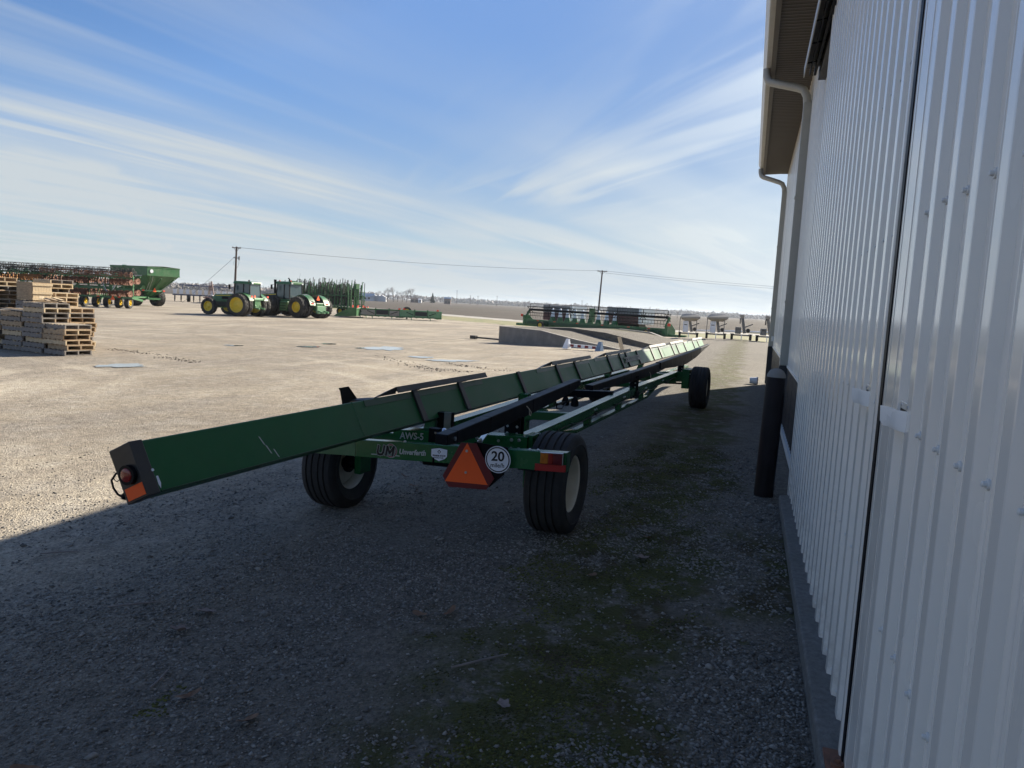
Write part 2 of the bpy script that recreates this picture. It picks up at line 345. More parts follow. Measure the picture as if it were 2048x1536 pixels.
    patchy = nmath(n, l, 'MULTIPLY', nmap(n, l, nnoise(n, l, v, 2.0, 4, .7), .60, .70), nmath(n, l, 'MULTIPLY', nmap(n, l, X, -2.8, -1.6), nmap(n, l, Y, 6, 4)))
    mossf = nmath(n, l, 'MAXIMUM', band, nmath(n, l, 'MULTIPLY', patchy, .8))
    brk = nmap(n, l, nnoise(n, l, v, 4.5, 4, .8), .36, .52)
    mossf = nmath(n, l, 'MULTIPLY', mossf, brk)
    mcol = nmix(n, l, nnoise(n, l, v, 14, 3), (.034, .039, .006), (.078, .080, .013))
    mcol = nmix(n, l, nmap(n, l, nnoise(n, l, v, 1.7, 3), .45, .62), mcol, (.055, .042, .016))
    col = nmix(n, l, nmath(n, l, 'MULTIPLY', mossf, .92), col, mcol)
    l.new(col, p.inputs['Base Color']); p.inputs['Roughness'].default_value = .92; p.inputs['Specular IOR Level'].default_value = .25
    h = nmath(n, l, 'ADD', nmath(n, l, 'MULTIPLY', vo.outputs['Distance'], -.55), nmath(n, l, 'MULTIPLY', vo2.outputs['Distance'], -.3))
    h = nmath(n, l, 'ADD', h, nmath(n, l, 'MULTIPLY', gr, 2.6))
    bp = n.new('ShaderNodeBump'); bp.inputs['Strength'].default_value = 1; bp.inputs['Distance'].default_value = .014; l.new(h, bp.inputs['Height']); l.new(bp.outputs[0], p.inputs['Normal'])
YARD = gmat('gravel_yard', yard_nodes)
def field_nodes(t, n, l, p):
    tcx = n.new('ShaderNodeTexCoord'); v = tcx.outputs['Object']
    rows = nnoise(n, l, v, .5, 4, .7, .2, (1, .06, 1), R(-39)); big = nnoise(n, l, v, .02, 4); fi = nnoise(n, l, v, 1.6, 5, .75)
    col = nmix(n, l, nmap(n, l, rows, .35, .65), (.062, .053, .047), (.105, .09, .076))
    col = nmix(n, l, nmap(n, l, big, .4, .62, 0, .6), col, (.08, .072, .064))
    col = nmix(n, l, nmap(n, l, fi, .55, .75, 0, .6), col, (.17, .145, .115))
    l.new(col, p.inputs['Base Color']); p.inputs['Roughness'].default_value = .95; p.inputs['Specular IOR Level'].default_value = .1
    bp = n.new('ShaderNodeBump'); bp.inputs['Strength'].default_value = .8; bp.inputs['Distance'].default_value = .12; l.new(fi, bp.inputs['Height']); l.new(bp.outputs[0], p.inputs['Normal'])
FIELD = gmat('ploughed_soil', field_nodes)
def grass_nodes(t, n, l, p):
    tcx = n.new('ShaderNodeTexCoord'); v = tcx.outputs['Object']
    col = nmix(n, l, nmap(n, l, nnoise(n, l, v, .7, 7, .7), .35, .65), (.10, .125, .035), (.24, .20, .10))
    l.new(col, p.inputs['Base Color']); p.inputs['Roughness'].default_value = .95
GRASS = gmat('spring_grass', grass_nodes)
ROADM = pmat('road_chip', (.30, .28, .25), .9, var=.15, scale=.5)

def grid_sheet(name, xs, ys, zf, mat, keep=None, smooth=True):
    X, Y = np.meshgrid(xs, ys); Z = zf(X, Y); nx, ny = len(xs), len(ys)
    V = np.stack([X, Y, Z], -1).reshape(-1, 3)
    idx = np.arange(nx*ny).reshape(ny, nx)
    Q = np.stack([idx[:-1,:-1], idx[:-1,1:], idx[1:,1:], idx[1:,:-1]], -1).reshape(-1, 4)
    if keep is not None: Q = Q[keep(V[Q].mean(1))]
    me = bpy.data.meshes.new(name); me.from_pydata(V.tolist(), [], Q.tolist()); me.materials.append(mat)
    if smooth: me.polygons.foreach_set('use_smooth', [True]*len(me.polygons))
    return struct(ob(name, me))
def spread(a, b, fine, far):
    out = [a]; step = fine
    while out[-1] < b: out.append(out[-1]+step); step *= far
    return np.array(out)
half = spread(0, 7000, .6, 1.13); xs = np.concatenate([-half[::-1][:-1], half])
grid_sheet('ground', xs, np.concatenate([-spread(0, 300, 2, 1.3)[::-1][:-1], half]), lambda X, Y: ztn(X)-.035, FIELD)
def vnoise(X, Y, s, seed):
    rs = np.random.RandomState(seed); out = 0
    for k in range(6):
        a = rs.rand()*6.28; f = s*(.6+rs.rand()); ph = rs.rand()*6.28; out = out+np.sin((X*math.cos(a)+Y*math.sin(a))*f+ph)
    return out/6
def zyard(X, Y):
    near = np.clip((30-np.hypot(X, Y))/20, 0, 1)
    return ztn(X)+near*(.012*vnoise(X, Y, 2.3, 3)+.006*vnoise(X, Y, 9, 5)*(X < .25))
def nn(P): return .634*P[...,0]+.773*P[...,1]
xs = np.concatenate([np.arange(-170, -30, 2.0), np.arange(-30, -8, .5), np.arange(-8, .9, .07), np.arange(.9, 30, 1.0)])
ys = np.concatenate([np.arange(-12, 1, .5), np.arange(1, 16, .07), np.arange(16, 40, .4), np.arange(40, 190, 1.0)])
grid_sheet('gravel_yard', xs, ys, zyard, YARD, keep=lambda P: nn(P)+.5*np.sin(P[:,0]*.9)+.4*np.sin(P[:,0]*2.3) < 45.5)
def strip(name, n0, n1, mat, lift):
    us = np.linspace(-260, 160, 211); V = []; 
    for u in us:
        for nv in np.linspace(n0, n1, 5):
            j = .35*math.sin(u*.8)+.3*math.sin(u*1.9+nv)
            x = -.773*u+.634*(nv+j); y = .634*u+.773*(nv+j); V.append((x, y, zt(x)+lift))
    f = [(i*5+k, (i+1)*5+k, (i+1)*5+k+1, i*5+k+1) for i in range(len(us)-1) for k in range(4)]
    mb = MB(); mb.add(V, f); return struct(mb.build(name, mat))
strip('grass_verge', 45.2, 58.5, GRASS, -.012)
strip('country_road', 58.3, 66, ROADM, .0)

# ------------------------------------------------------------------ loose gravel, moss
def scatter(name, pts, size, mat, kind, flat=.6, seed=1):
    rs = np.random.RandomState(seed); n = len(pts)
    base = np.array([(1,0,0),(.35,.9,0),(-.8,.6,0),(-.75,-.65,0),(.4,-.9,0),(.1,.05,1),(-.1,0,-.6)])
    fc = np.array([(0,1,5),(1,2,5),(2,3,5),(3,4,5),(4,0,5),(1,0,6),(2,1,6),(3,2,6),(4,3,6),(0,4,6)])
    V = np.repeat(base[None], n, 0)*(1+.35*(rs.rand(n, 7, 1)-.5))
    V[:, 5, :2] += (rs.rand(n, 2)-.5)*.9
    sc = size[:, None]*np.stack([.8+.6*rs.rand(n), .6+.4*rs.rand(n), flat*(.7+.6*rs.rand(n))], 1); V = V*sc[:, None, :]
    a = rs.rand(n)*6.283; c, s_ = np.cos(a), np.sin(a); x = V[..., 0]*c[:, None]-V[..., 1]*s_[:, None]; y = V[..., 0]*s_[:, None]+V[..., 1]*c[:, None]
    tl = (rs.rand(n)-.5)*.7; z = V[..., 2]+x*tl[:, None]
    V = np.stack([x+pts[:, 0, None], y+pts[:, 1, None], z+pts[:, 2, None]], -1).reshape(-1, 3)
    Fq = (fc[None]+7*np.arange(n)[:, None, None]).reshape(-1, 3)
    me = bpy.data.meshes.new(name); me.vertices.add(len(V)); me.vertices.foreach_set('co', V.ravel().astype(np.float32))
    me.loops.add(Fq.size); me.loops.foreach_set('vertex_index', Fq.ravel().astype(np.int32)); me.polygons.add(len(Fq))
    me.polygons.foreach_set('loop_start', np.arange(0, Fq.size, 3, dtype=np.int32)); me.polygons.foreach_set('loop_total', np.full(len(Fq), 3, np.int32))
    me.materials.append(mat); me.update(calc_edges=True); me.validate()
    return struct(ob(name, me), kind)
rs = np.random.RandomState(4)
def cand(n, power, ymax):
    dist = 1.9+(ymax-1.9)*rs.rand(n)**power; ang = yaw+(rs.rand(n)-.5)*1.5
    x = np.sin(ang)*dist; y = np.cos(ang)*dist; k = x < .36; return x[k], y[k], dist[k]
def inmoss(x, y):
    wv = .35*vnoise(x, y, 3.1, 21)+.15*vnoise(x, y, 11, 22)+.10*np.random.RandomState(1).randn(*x.shape)
    return ((x+wv > -1.15) & (x+wv < -.22) & (vnoise(x, y, 9, 8)+.35*vnoise(x, y, 31, 9) > -.12)) | ((x > -2.2) & (x < -.9) & (y < 5) & (vnoise(x, y, 5, 31)+.3*vnoise(x, y, 23, 33) > .50))
x, y, dst = cand(170000, 1.25, 11)
dens = np.clip(.55+.9*vnoise(x, y, 2.6, 44)+.5*vnoise(x, y, 7, 45), .12, 1)*np.clip((10.5-dst)/4, 0, 1)*np.clip((x+5.2)/2.2, .15, 1)
k = (rs.rand(len(x)) < dens) & ~(inmoss(x, y) & (rs.rand(len(x)) < .86)); x, y, dst = x[k], y[k], dst[k]
size = .0036+.0068*rs.rand(len(x))**2.8+.0005*dst
big = rs.rand(len(x)) < .025; size[big] *= 2.0
size *= np.where(x > -.35, 1.25, 1.0)
scatter('gravel', np.stack([x, y, zyard(x, y)+size*.15], 1), size, STONE, 'stuff', .62)
x, y, dst = cand(160000, 1.1, 9.5); k = inmoss(x, y); x, y, dst = x[k], y[k], dst[k]
scatter('moss', np.stack([x, y, zyard(x, y)], 1), .003+.006*rs.rand(len(x))**1.8+.0007*dst, MOSSM, 'stuff', .55, 2)

# ------------------------------------------------------------------ metal building
bld = thing('metal_building', 'long ribbed white steel machine shed with sliding doors and brown soffit', 'building', (.45, 3, 0))
BO = Vector((.45, 3, 0))
class BB(MB):      # world coordinates, stored relative to the building's empty
    def build(s, name, mat, parent=None, **k):
        s.v = [(a-BO.x, b-BO.y, c) for a, b, c in s.v]; return MB.build(s, name, mat, parent or bld, **k)
def ribprof(y0, y1, p=.2, h=.021, phase=0.0):
    pts = []; k = math.floor((y0-phase)/p)-1
    unit = [(0,0),(.030,0),(.034,.004),(.040,.004),(.044,0),(.084,0),(.097,h),(.103,h+.001),(.150,h+.001),(.156,h),(.169,0)]
    while True:
        for a, b in unit:
            yy = phase+k*p+a
            if yy > y1: pts.append((y1, pts[-1][1] if pts else 0)); return pts
            if yy >= y0:
                if not pts and yy > y0+1e-6: pts.append((y0, b))
                pts.append((yy, b))
        k += 1
def ribsheet(name, mat, x, y0, y1, z0, z1, parent=None, p=.2, h=.021, phase=0.0):
    pr = ribprof(y0, y1, p, h, phase); b = BB(); n = len(pr); vs = []
    th = .0022
    for zz in (z0, z1):
        vs += [(x-d, yv, zz) for yv, d in pr]
    vs += [(x-d+th, yv, z0) for yv, d in pr]
    fs = [(i, i+1, n+i+1, n+i) for i in range(n-1)]+[(2*n+i, 2*n+i+1, i+1, i) for i in range(n-1)]
    b.add(vs, fs); return b.build(name, mat, parent)
def screw_mesh():
    b = MB(); b.lathe([(0,.013),(.0050,.0128),(.006,.012),(.006,.0045),(.0105,.0045),(.0115,.003),(.0115,0)], 12, axis='x')
    b.v = [(-x_, y_, z_) for x_, y_, z_ in b.v]; return b.mesh('screw', WHTRIM, True, 40)
SCREW = screw_mesh()
def screws(parent, x, ys_, zs_):
    for zz in zs_:
        for yy in ys_: ob('screw', SCREW, parent, (x-BO.x, yy-BO.y+random.uniform(-.004,.004), zz+random.uniform(-.004,.004)), (random.uniform(0,1),0,0))
# near sliding door
XD1, XD2, XW = .449, .471, .580
d1 = BB().box(.47, .52, -3.2, 2.55, .06, 4.3).build('sliding_door', WALLM)
for y0 in np.arange(-3.1, 2.4, .8): ribsheet('steel_sheet', WALLM, XD1, y0-.001, min(y0+.8, 2.50), .065, 4.3, d1, phase=1.722)
screws(d1, XD1, [.985+.2*i for i in range(8)], [.752-.61, .752, 1.363, 1.972, 2.58])
BB().box(.437, .47, 2.53, 2.735, .05, 4.3).build('edge_trim', TRIM, d1, bevel=.004)
BB().box(.4355, .4372, 2.555, 2.566, .05, 4.3).build('trim_bead', TRIM, d1)
BB().box(.4355, .4372, 2.69, 2.70, .05, 4.3).build('trim_bead', TRIM, d1)
BB().box(.4335, .50, 2.736, 2.785, .05, 4.3).build('door_gap_strip', BLACK, d1, bevel=.003)  # black strip standing proud along the gap between the doors
BB().box(.4455, .47, 2.505, 2.5295, .05, 4.3).build('dark_joint', BLACK, d1)
# far sliding door
d2 = BB().box(.49, .54, 2.86, 7.30, .05, 4.3).build('sliding_door', WALLM)
for y0 in np.arange(2.90, 7.25, .8): ribsheet('steel_sheet', WALLM, XD2, y0-.001, min(y0+.8, 7.28), .045+random.uniform(0,.006), 4.3, d2, phase=2.982)
screws(d2, XD2, [3.045+.2*i for i in range(8)], [.752-.61, .752, 1.363, 1.972, 2.58])
pk = MB()
for zz in (.142, .752, 1.363, 1.972, 2.58, 3.19):
    for yy in np.arange(4.645, 7.2, .2): pk.disc((XD2-BO.x, yy-BO.y, zz), (-1,0,0), .008, .009, 6)
part_kind(pk.build('screw_rows', WHTRIM, d2))
pk = MB()
for zz in (3.19, 3.8):
    for yy in np.arange(.985, 2.5, .2): pk.disc((XD1-BO.x, yy-BO.y, zz), (-1,0,0), .008, .009, 6)
part_kind(pk.build('screw_rows', WHTRIM, d1))
# rounded door edge that catches the sky
ed = BB(); prof = [(.50,2.787),(.440,2.787),(.432,2.792),(.429,2.800),(.430,2.835),(.435,2.850),(.446,2.862),(.470,2.868),(.50,2.868)]
ed.loft([(a, b, .06) for a, b in prof], [(a, b, 4.3) for a, b in prof]); ed.build('edge_trim', TRIM, d2, smooth=True, ang=50)
BB().box(.468, .55, 7.281, 7.31, .05, 4.3).build('edge_trim', TRIM, d2)
# cup handles
HANDLEW = pmat('handle_white', (.90, .90, .88), .25, var=.03)
def handle(parent, x, y, zz):
    b = BB(); pr = [(-.065,.002),(-.050,.018),(-.025,.030),(.025,.034),(.045,.040),(.062,.054)]; n = len(pr); vs = []
    for z_, k_ in ((zz-.034,.78),(zz-.020,.95),(zz+.024,1.0)): vs += [(x-d_*k_, y+a_, z_) for a_, d_ in pr]
    vs += [(x-d_+.004, y+a_, zz+.024) for a_, d_ in pr]
    b.add(vs, [(r_*n+i, r_*n+i+1, (r_+1)*n+i+1, (r_+1)*n+i) for r_ in range(3) for i in range(n-1)]); b.build('pull_handle', HANDLEW, parent, smooth=True, ang=50)
    BB().box(x-.004, x, y-.07, y+.05, zz+.024, zz+.044).build('handle_flange', TRIM, parent, bevel=.001); BB().box(x-.003, x, y-.058, y+.05, zz-.03, zz+.024).build('handle_recess', BLACK, parent)
    for yy in (-.055,.035): BB().disc((x-.004, y+yy, zz+.034), (-1,0,0), .005, .003, 8).build('handle_screw', ZINC, parent)
handle(d1, .432, 2.33, 1.395); handle(d2, .455, 3.16, 1.375)
# wall proper behind and beyond the doors
wl = BB().box(.60, .72, -3.2, 20.2, -.1, 5.3).build('wall', WALLM)
for y0 in np.arange(7.3, 20.2, .9): ribsheet('steel_sheet', WALLM, XW, y0+.002, min(y0+.9, 20.2), .99, 5.26, wl, p=.225, phase=.02)
BB().box(.565, .60, 20.12, 20.22, 0, 5.26).build('corner_trim', CREAMT, wl)
for y0 in np.arange(7.32, 20.1, .9): ribsheet('wainscot_sheet', DARKW, XW, y0+.002, min(y0+.9, 20.1), .12, .96, wl, p=.225, phase=.02)
BB().box(.55, .60, 7.315, 20.12, .96, .99).build('wainscot_cap', WHTRIM, wl)
BB().box(.53, .60, 7.315, 20.12, .03, .12).build('base_trim', WHTRIM, wl)
pk = MB()
for zz in (1.6, 2.2, 2.8, 3.4, 4.0, 4.6):
    for yy in np.arange(7.45, 20, .225): pk.disc((XW-BO.x, yy-BO.y, zz), (-1,0,0), .008, .008, 6)
part_kind(pk.build('screw_rows', GREYM, wl))
BB().box(.72, 16, 20.1, 20.2, 0, 5.3).build('gable_wall', WALLM)
g_ = BB(); g_.loft([(.72,20.1,5.3),(8.4,20.1,8.1),(16,20.1,5.3)], [(.72,20.2,5.3),(8.4,20.2,8.1),(16,20.2,5.3)]); g_.build('gable_wall', WALLM)
BB().box(15.9, 16, -3.2, 20.1, 0, 5.3).build('wall', WALLM); BB().box(.72, 15.9, -3.2, -3.1, 0, 5.3).build('wall', WALLM)
# soffit boards, one ridged sheet per 0.4 m
sf = BB().box(-.005, .60, -3.2, 20.2, 5.275, 5.30).build('soffit', SOFF)
for y0 in np.arange(-3.0, 20.1, .4):
    b = BB(); pr = []
    for i in range(4):
        yy = y0+i*.1; pr += [(yy,5.268),(yy+.012,5.252),(yy+.06,5.252),(yy+.066,5.260),(yy+.072,5.252),(yy+.09,5.252),(yy+.0985,5.268)]
    n = len(pr); b.add([(-.002, q[0], q[1]) for q in pr]+[(.60, q[0], q[1]) for q in pr], [(i, i+1, n+i+1, n+i) for i in range(n-1)]); b.build('soffit_sheet', SOFF, sf)
fa = BB().box(-.03, -.006, -3.2, 20.2, 5.235, 5.47).build('fascia', FASC)
BB().box(-.032, .03, -3.2, 20.22, 5.225, 5.2345).build('fascia_lip', FASC, fa)
ret = BB(); ret.loft([(-.03,20.201,5.235),(.60,20.201,5.27),(.60,20.201,5.62),(-.03,20.201,5.48)], [(-.03,20.22,5.235),(.60,20.22,5.27),(.60,20.22,5.62),(-.03,20.22,5.48)]); ret.build('eave_return', FASC, fa)
# K-style gutter in lengths
gp = [(-.031,5.47),(-.031,5.36),(-.10,5.36),(-.118,5.385),(-.125,5.42),(-.148,5.455),(-.150,5.478),(-.142,5.478)]
gt_ = None
for y0, y1 in ((-3.2, 1.0),(1.002, 6.9),(6.902, 12.45),(12.452, 16.3),(16.302, 20.2)):
    b = BB(); n = len(gp); off = random.uniform(-.002,.002)
    vs = [(a, y0, c+off) for a, c in gp]+[(a, y1, c+off) for a, c in gp]; b.add(vs, [(i, i+1, n+i+1, n+i) for i in range(n-1)]+[tuple(range(n)), tuple(range(2*n-1, n-1, -1))])
    if gt_ is None: gt_ = b.build('gutter', WHTRIM)
    else: b.build('gutter_length', WHTRIM, gt_)
rf = BB(); rf.loft([(-.10,-3.4,5.49),(8.4,-3.4,8.45),(8.4,-3.4,8.52),(-.10,-3.4,5.53)], [(-.10,20.35,5.49),(8.4,20.35,8.45),(8.4,20.35,8.52),(-.10,20.35,5.53)]); ro = rf.build('roof', ROOF)
rf = BB(); rf.loft([(8.4,-3.4,8.45),(16.7,-3.4,5.49),(16.7,-3.4,5.53),(8.4,-3.4,8.52)], [(8.4,20.35,8.45),(16.7,20.35,5.49),(16.7,20.35,5.53),(8.4,20.35,8.52)]); rf.build('roof_slope', ROOF, ro)
# downspouts: corrugated elbow from gutter to wall, then down
def downspout(y, dark):
    b = BB(); pts = [(-.09,y,5.36),(-.085,y,5.27),(-.06,y-.03,5.19),(-.02,y-.06,5.15),(.36,y-.34,4.98),(.44,y-.40,4.93),(.49,y-.42,4.83),(.505,y-.42,4.70)]
    b.tube(pts, .056, 10); o = b.build('downspout', CREAMT, None, smooth=True, ang=60)
    BB().box(.45, .575, y-.475, y-.365, .98 if dark else .97, 4.75).build('pipe', CREAMT, o, bevel=.012)
    BB().box(.445, .575, y-.48, y-.36, .05, .978 if dark else .96).build('lower_pipe', DARKW if dark else BLACK_W, o, bevel=.012)
    for zz in (3.4, 1.9): BB().box(.442, .58, y-.485, y-.355, zz, zz+.03).build('strap', CREAMT, o)
downspout(12.2, True); downspout(20.1, True)
BB().box(.50, .575, 19.3, 19.4, 1.12, 1.24).build('outlet_box', WHTRIM, wl); BB().box(.50, .575, 12.9, 13.02, 1.02, 1.18).build('outlet_box', WHTRIM, wl)
# door track hood
ho = BB().box(.48, .57, -3.2, 9.2, 4.31, 4.47).build('track_hood', BLACK_W)
BB().box(.325, .335, -3.2, 9.2, 4.34, 4.46).build('hood_lip', CREAMT, ho)
BB().box(.335, .48, -3.2, 9.2, 4.455, 4.465).build('hood_cover', GREYM, ho)
BB().box(.43, .455, -3.2, 9.2, 4.36, 4.41).build('track_rail', BLACK, ho); BB().box(.385, .395, -3.2, 9.2, 4.36, 4.41).build('track_rail', BLACK, ho)
for yy in np.arange(-2.6, 9.2, .6): BB().bar((.335, yy, 4.37), (.48, yy+.12, 4.44), .03, .012).build('bracket', BLACK, ho)
# kerb with rusty anchor plate
kb = BB(); pr = [(.372,-.05),(.368,.085),(.376,.098),(.50,.104),(.50,-.05)]
kb.loft([(a, -3.2, c) for a, c in pr], [(a, 7.0, c) for a, c in pr]); k_o = kb.build('concrete_kerb', CONCK, None, bevel=.004)
BB().box(.378, .448, 2.55, 2.83, .1005, .112).build('anchor_plate', RUST, k_o); BB().lathe([(.022,.112),(.022,.126),(.010,.127),(.010,.14),(0,.14)], 12, o=(.415,2.72,0), axis='z').build('anchor_bolt', RUST, k_o)

# ------------------------------------------------------------------ bollard, bucket
bo = thing('bollard', 'dark painted steel bollard with domed concrete cap beside the shed wall', 'bollard', (.245, 7.34, 0), rot=(R(-.2), R(1.0), 0))
MB().lathe([(0,-.1),(.088,-.1),(.088,1.115),(.0875,1.12),(.080,1.12)], 32, axis='z').build('post', pmat('bollard_paint', (.010,.007,.009), .5, var=.4, scale=5, spec=.25, dust=.06, dustcol=(.07,.045,.04), bump=.15), bo, smooth=True)
MB().lathe([(.0865,1.115),(.082,1.145),(.062,1.18),(.032,1.198),(0,1.202)], 32, axis='z').build('concrete_cap', CONC, bo, smooth=True, ang=70)
bk = thing('bucket', 'small white bucket with dark blue rim lying at the far downspout', 'bucket', (.18, 19.75, .0), 0); bk.scale = (.62,)*3
MB().lathe([(0,0),(.12,0),(.15,.30),(.155,.30),(.155,.26)], 24, axis='x', o=(-.15,0,.15)).build('pail', WHITE, bk, smooth=True)
MB().lathe([(.150,.285),(.168,.285),(.168,.32),(.15,.32)], 24, axis='x', o=(-.15,0,.15)).build('rim', pmat('rim_blue', (.02,.03,.11), .5), bk)
MB().lathe([(0,.30),(.14,.31)], 24, axis='x', o=(-.15,0,.15)).build('lid', WHITE, bk)

# ------------------------------------------------------------------ header wagon
wg = thing('header_trailer', 'long green header trailer with tilted support beam and orange warning triangle', 'trailer', (-2.6657, 2.7167, 0), PI/2-.05888)
def P(s, t, z): return (s, -t, z)
def sl(t, z): return z-.06*(1.24-t)
TRp, TLp, BRp, BLp = (0,.928), (-.117,.869), (.116,.697), (-.001,.638)
e_up = Vector((TRp[0]-BRp[0], TRp[1]-BRp[1])).normalized()      # up along the beam's right face (t,z)
e_n = Vector((-e_up.y*-1, -e_up.x)) if False else Vector((TRp[0]-TLp[0], TRp[1]-TLp[1])).normalized()   # outwards from the right face
def face(s, v, o=0.0):     # s along, v 0..1 up the right face, o proud of it
    t = BRp[0]+(TRp[0]-BRp[0])*v+e_n.x*o; z = BRp[1]+(TRp[1]-BRp[1])*v+e_n.y*o; return P(s, t, z)
def sect(s, grow=0.0):
    c = Vector(((TRp[0]+BLp[0])/2, (TRp[1]+BLp[1])/2)); out = []
    for q in (BLp, BRp, TRp, TLp):
        v = Vector(q)-c; a = v.dot(e_n); b = v.dot(e_up); a += math.copysign(grow, a); b += math.copysign(grow, b); w_ = c+e_n*a+e_up*b; out.append(P(s, w_.x, w_.y))
    return out
BL = 21.2
b = MB(); b.loft(sect(.004), sect(BL)); beam = b.build('support_beam', GREEN_B, wg, bevel=.008)
b = MB(); b.loft(sect(-.012, .004), sect(.062, .004)); cap = b.build('end_cap', BLACK_W, wg, bevel=.004)
def endp(a, v, o=0):       # on the rear end face: a 0..1 left->right, v 0..1 up
    q = Vector(BLp)+(Vector(BRp)-Vector(BLp))*a+(Vector(TLp)-Vector(BLp))*v; return Vector(P(-.012-o, q.x, q.y))
c0 = endp(.56, .47); lm = MB().disc(c0, (-1,0,0), .046, .022, 28).build('lamp_housing', BLACK, cap, smooth=True); MB().lathe([(0,.030),(.020,.029),(.031,.025),(.034,.02)], 28, axis='x', o=(0,0,0)).build('lamp_lens', REDLENS, cap, smooth=True)
o_ = cap.children[-1]; o_.data.transform(Matrix.Scale(-1, 4, (1,0,0))); o_.location = c0
q0, q1, q2, q3 = endp(.10,.035,.001), endp(.985,.035,.001), endp(.985,.26,.001), endp(.10,.26,.001)
MB().sheet([q0,q1,q2,q3], (-.002,0,0)).build('reflector', ORANGE, cap)
a0 = endp(-.06,.60); MB().tube([endp(0,.62,-.02), endp(-.16,.60,-.01), endp(-.36,.52,-.0), endp(-.40,.38,0), endp(-.30,.24,0), endp(-.16,.14,-.01)], .005, 8).build('cable', BLACK, cap, smooth=True)
MB().tube([endp(-.24,.16,-.02), endp(.02,.20,-.02)], .017, 12).build('plug', BLACK, cap, smooth=True)
b = MB(); b.tube([endp(-.05,.50,-.01)+Vector((0, .018*math.cos(a)+.018, .018*math.sin(a))) for a in np.linspace(0, 6.28, 14)], .002, 6); b.build('wire_loop', BLACK, cap)
b = MB(); b.sheet([face(.068,.30,.0015), face(.080,.30,.0015), face(.082,.16,.0015), face(.072,.06,.0015), face(.066,.14,.0015)], Vector(face(0,0,.0005))-Vector(face(0,0,0))); b.build('paint_chip', WHITE, beam)
b = MB(); b.disc(face(.058,.42,.004), Vector(face(0,0,.01))-Vector(face(0,0,0)), .007, .004, 12); b.build('rivet', WHITE, beam)
for s0, v0 in ((.82,.62),(.85,.40),(.90,.28)):
    b = MB(); b.sheet([face(s0,v0,.0008), face(s0+.010,v0-.02,.0008), face(s0+.030,v0-.22,.0008), face(s0+.020,v0-.20,.0008)], Vector(face(0,0,.0004))-Vector(face(0,0,0))); b.build('scratch', SILVER, beam)
for s0 in (1.82, 7.9, 14.0):
    MB().tube([face(s0+.0015*math.sin(k*2.1), k/24, .0004) for k in range(25)], .0035, 6).build('weld_seam', GREEN, beam, smooth=True)
MB().tube([face(s_, .012, .0006) for s_ in np.arange(.07, 21.1, .5)], .004, 6).build('weld_seam', GREEN_D, beam, smooth=True)
# straps up the face
for s0 in (2.66, 3.50, 5.00, 6.36, 7.18, 9.02, 9.85, 10.33, 11.25, 12.66, 13.56, 15.25, 15.98, 17.25, 18.95, 19.95):
    wd = .075 if s0 < 8 else .085; b = MB(); o1 = .020
    b.loft([face(s0,-.01,.0005), face(s0,-.01,o1), face(s0,1.015,o1), face(s0,1.015,.0005)], [face(s0+wd,-.01,.0005), face(s0+wd,-.01,o1), face(s0+wd,1.015,o1), face(s0+wd,1.015,.0005)])
    b.build('strap', BLACK_W, beam, bevel=.003)
# rest pads along the top
def topo(s, v, o, hgt):    # v: 0 at TR edge towards TL; hgt above the top face
    t = TRp[0]-e_n.x*v+e_up.x*hgt+e_n.x*o; z = TRp[1]-e_n.y*v+e_up.y*hgt+e_n.y*o; return P(s, t, z)
for s0, s1, s2 in ((2.12,2.42,4.15),(5.80,6.22,8.05),(8.42,8.95,10.8),(12.0,12.6,14.5),(14.55,15.2,17.2),(18.2,19.0,21.2)):
    b = MB(); hh = .050
    A = [topo(s1,.10,0,hh), topo(s1,-.028,0,hh), topo(s1,-.030,0,hh-.0495), topo(s1,-.022,0,hh-.0495), topo(s1,-.020,0,hh-.008), topo(s1,.10,0,hh-.008)]
    Bq = [topo(s2,.10,0,hh), topo(s2,-.028,0,hh), topo(s2,-.030,0,hh-.0495), topo(s2,-.022,0,hh-.0495), topo(s2,-.020,0,hh-.008), topo(s2,.10,0,hh-.008)]
    b.loft(A, Bq); pad = b.build('rest_pad', BLACK_W, beam, bevel=.002)
    b = MB(); b.sheet([topo(s0,.10,0,.002), topo(s0,-.004,0,.002), topo(s1,-.028,0,hh), topo(s1,.10,0,hh)], (0,0,-.006)); b.sheet([topo(s0,-.004,0,.002), topo(s1,-.004,0,.002), topo(s1,-.026,0,hh-.002)], (0,.003,0)); b.build('ramp_plate', BLACK_W, beam)
    b = MB(); b.loft([face(s0-.16,.80,.0005), face(s0-.16,.80,.004), face(s0-.16,.985,.004), face(s0-.16,.985,.0005)], [face(s2-.1,.80,.0005), face(s2-.1,.80,.004), face(s2-.1,.985,.004), face(s2-.1,.985,.0005)]); b.build('dark_face_strip', GREEN_D, beam)  # thin darker green strip along the top of the face
    for sq in (s1+.28, s2-.55):
        b = MB(); b.loft([topo(sq,-.004,0,0), topo(sq,-.024,0,0), topo(sq,-.024,0,hh-.008), topo(sq,-.004,0,hh-.008)], [topo(sq+.09,-.004,0,0), topo(sq+.09,-.024,0,0), topo(sq+.09,-.024,0,hh-.008), topo(sq+.09,-.004,0,hh-.008)]); b.build('pad_bracket', BLACK, beam)
fx = (Vector(face(1,0))-Vector(face(0,0))).normalized(); fy = (Vector(face(0,1))-Vector(face(0,0))).normalized()
